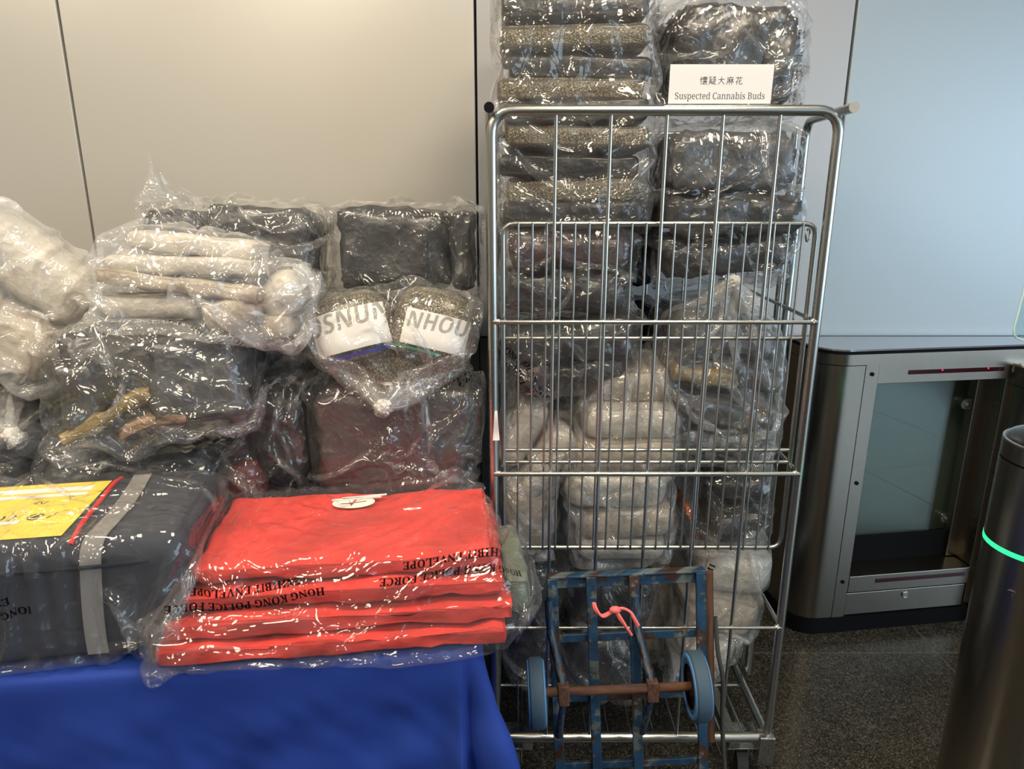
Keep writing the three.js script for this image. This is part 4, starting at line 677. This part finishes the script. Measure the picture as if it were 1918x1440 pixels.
bag({ label: 'tied clear bag of dark packs at the far end beside the carrier', at: [-1.27, 0.95, -1.68], rot: [-8, 10, 0], flap: [0.08, 0.08], clear: 0.92, tie: { v: 0.93, to: [-1.12, 1.06, -1.5], dir: [0.8, -0.5, 0.2] },
  inside: ['packed_parcel', '{} packed parcel in the tied bag beside the carrier', 'parcel'], items: [['black', -0.03, -0.08, 0, 0.14, 0.12, 0.14, 0.08], ['charcoal', -0.02, 0.07, 0.02, 0.13, 0.09, 0.12, 0.07]] });

// ------------------------------------------------------------------ bags in the cage
const stack = (n, y0, step, hx, hz, kinds, r = 0.03) => Array.from({ length: n }, (_, k) => [kinds[k % kinds.length], 0.012 * Math.sin(k * 2.3), y0 + k * step, 0.01 * Math.cos(k * 1.7), hx * (0.96 + 0.04 * Math.sin(k * 3.1)), step * 0.545, hz, Math.min(r, step * 0.5), [3 * Math.sin(k * 1.3), 0, 1.5 * Math.sin(k * 1.9)]]);
bag({ label: 'tall clear bag of layered black and grey packs rising above the cage', at: [0.145, 1.8, -1.9], cage: 1, bulge: 0.045, flap: [0.05, 0.06], clear: 0.965, lump: 0.005,
  inside: ['vacuum_pack', 'flat {} vacuum pack in the tall layered stack above the cage', 'pack'], items: stack(11, -0.265, 0.055, 0.178, 0.17, ['black', 'buds', 'black', 'buds'], 0.02) });
bag({ label: 'clear bag of dark packs under the tall layered stack in the cage', at: [0.13, 1.395, -1.89], cage: 1, flap: [0.05, 0.04], prints: [[0.16, 0.75, 90, 0.021]],
  inside: ['vacuum_pack', '{} vacuum pack under the tall layered stack in the cage', 'pack'], items: stack(2, -0.055, 0.11, 0.17, 0.19, ['black', 'plum'], 0.05) });
bag({ label: 'printed clear bag of black packs above the pale bags in the cage', at: [0.135, 1.19, -1.87], rot: [0, 0, 6], cage: 1, flap: [0.07, 0.05], prints: [[0.3, 0.55, 62, 0.022]],
  inside: ['vacuum_pack', '{} vacuum pack above the pale bags in the cage', 'pack'], items: [['black', 0.02, 0.03, 0, 0.165, 0.065, 0.2, 0.055], ['plum', -0.09, -0.045, 0.06, 0.06, 0.05, 0.14, 0.045], ['orange', -0.1, -0.085, 0.13, 0.025, 0.014, 0.06, 0.012, [0, 0, -10]], ['charcoal', 0.07, -0.04, 0.0, 0.09, 0.05, 0.19, 0.045]] });
bag({ label: 'milky clear bag of slanting pale rolls on the tablecloth side of the cage', at: [0.045, 0.87, -1.83], cage: 1, flap: [0.05, 0.06], clear: 0.93, lump: 0.003,
  inside: ['pale_roll', 'slanting {} roll on the tablecloth side of the cage', 'roll'], items: [['milk', -0.02, 0.11, 0.03, 0.045, 0.1, 0.1, 0.043, [0, 0, -28]], ['milk', 0.04, 0.03, 0.05, 0.045, 0.12, 0.1, 0.043, [0, 0, -30]], ['beige', -0.01, -0.12, 0.02, 0.07, 0.12, 0.13, 0.06]] });
bag({ label: 'round topped milky bag of pale packs in the middle of the cage', at: [0.288, 0.905, -1.84], cage: 1, flap: [0.05, 0.08], clear: 0.92, lump: 0.004,
  inside: ['pale_pack', '{} vacuum pack in the round topped bag mid cage', 'pack'], items: [['beige', 0.02, 0.2, 0, 0.11, 0.05, 0.13, 0.045], ['milk', 0.015, 0.115, 0.02, 0.13, 0.05, 0.15, 0.045], ['beige', 0.0, 0.03, 0.02, 0.14, 0.05, 0.16, 0.045, [0, 0, 4]], ['milk', -0.02, -0.06, 0.02, 0.135, 0.055, 0.17, 0.05], ['beige', 0.01, -0.15, 0.02, 0.13, 0.05, 0.17, 0.045, [0, 0, 5]], ['milk', 0.0, -0.225, 0.02, 0.12, 0.04, 0.16, 0.038]] });
bag({ label: 'clear bag of creased dark packs tied at the neck in the cage', at: [0.53, 1.1, -1.86], cage: 1, flap: [0.07, 0.14], clear: 0.93, tie: { v: 0.9, to: [0.53, 1.375, -1.7], dir: [0.7, -0.5, 0.4] }, pins: [[1, 0.15, [0.68, 1.05, -1.64]]],
  inside: ['vacuum_pack', 'creased {} vacuum pack in the bag tied at the neck', 'pack'], items: [['slate', 0, 0.13, 0, 0.14, 0.06, 0.17, 0.05, [0, 0, -8]], ['olive', -0.05, 0.04, 0.06, 0.1, 0.035, 0.13, 0.03, [0, 0, -10]], ['charcoal', 0.02, 0.04, 0, 0.15, 0.05, 0.16, 0.045, [0, 0, -10]], ['charcoal', 0, -0.06, 0.01, 0.15, 0.055, 0.18, 0.05, [0, 0, -14]], ['slate', 0, -0.14, 0.01, 0.13, 0.05, 0.17, 0.045, [0, 0, -8]]] });
bag({ label: 'broad clear bag of dark packs behind the card at cage top', at: [0.53, 1.56, -1.9], cage: 1, bulge: 0, flap: [0.05, 0.06], prints: [[0.9, 0.3, 68, 0.021]],
  inside: ['vacuum_pack', 'broad {} vacuum pack behind the cage top rail', 'pack'], items: [['slate', -0.01, 0.09, 0, 0.165, 0.085, 0.18, 0.06], ['charcoal', 0.0, -0.03, 0.01, 0.175, 0.06, 0.19, 0.05], ['black', -0.005, -0.13, 0, 0.165, 0.06, 0.18, 0.055, [0, 0, 6]]] });
bag({ label: 'clear printed bag of black packs standing above the cage behind the card', at: [0.515, 1.895, -1.92], cage: 1, flap: [0.06, 0.12], prints: [[0.9, 0.5, -82, 0.021]],
  inside: ['vacuum_pack', '{} vacuum pack standing above the cage behind the card', 'pack'], items: [['black', 0, 0.0, 0, 0.165, 0.12, 0.16, 0.075], ['charcoal', 0.1, -0.03, 0.07, 0.06, 0.1, 0.1, 0.05]] });
bag({ label: 'clear bag of folded dark packs low on the turnstile side of the cage', at: [0.6, 0.79, -1.85], cage: 1, flap: [0.05, 0.05],
  inside: ['vacuum_pack', 'folded {} vacuum pack low on the turnstile side of the cage', 'pack'], items: [['black', 0, 0.05, 0, 0.08, 0.05, 0.18, 0.045], ['charcoal', -0.01, -0.045, 0.03, 0.085, 0.05, 0.17, 0.045, [0, 0, 9]], ['orange', -0.12, -0.06, 0.06, 0.02, 0.06, 0.1, 0.018, [0, 0, 20]]] });
bag({ label: 'long milky bag of pale packs standing in the cage bottom corner', at: [0.585, 0.43, -1.84], rot: [0, 0, -6], cage: 1, prints: [[0.36, 0.78, -60, 0.022, ['M1']], [0.62, 0.3, 70, 0.02, ['M1']]], flap: [0.06, 0.08], clear: 0.91, lump: 0.005,
  inside: ['pale_pack', '{} vacuum pack in the long bag at the cage corner', 'pack'], items: [['milk', 0.0, 0.17, 0.02, 0.105, 0.075, 0.15, 0.06], ['beige', -0.01, 0.04, 0.02, 0.1, 0.07, 0.15, 0.055, [0, 0, -8]], ['milk', -0.025, -0.08, 0.02, 0.08, 0.065, 0.14, 0.055, [0, 0, -12]], ['milk', -0.05, -0.18, 0, 0.055, 0.06, 0.1, 0.045]] });
bag({ label: 'clear bag of black packs on the cage floor behind the trolley', at: [0.28, 0.41, -1.84], cage: 1, flap: [0.06, 0.07],
  inside: ['vacuum_pack', '{} vacuum pack on the cage floor behind the trolley', 'pack'], items: [['black', 0, 0.11, 0.02, 0.12, 0.1, 0.16, 0.07], ['charcoal', -0.03, -0.1, 0.02, 0.1, 0.11, 0.15, 0.07]] });
bag({ label: 'milky bag of pale packs between the black and corner bags', at: [0.445, 0.36, -1.98], cage: 1, flap: [0.05, 0.06], clear: 0.92,
  inside: ['pale_pack', '{} vacuum pack between the black and corner bags', 'pack'], items: [['beige', 0, 0, 0.0, 0.07, 0.17, 0.12, 0.05]] });
bag({ label: 'clear bag of dark packs in the cage corner beside the tablecloth', at: [0.055, 0.4, -1.84], cage: 1, flap: [0.05, 0.06],
  inside: ['vacuum_pack', '{} vacuum pack in the cage corner beside the tablecloth', 'pack'], items: [['black', 0, 0.03, 0.0, 0.07, 0.2, 0.15, 0.06]] });
bag({ label: 'black filler packs added at the back of the cage', at: [0.31, 1.28, -2.17], cage: 1, flap: [0.05, 0.05], cell: 0.017, noFilm: 1,  // added filler: black packs that darken the gaps between the bags in front
  inside: ['vacuum_pack', '{} filler pack added at the back of the cage', 'pack'], items: [['black', 0, 0.17, 0, 0.14, 0.16, 0.1, 0.06], ['black', 0.02, -0.16, 0, 0.15, 0.16, 0.1, 0.06]] });
films();
renderer.render(scene, camera);
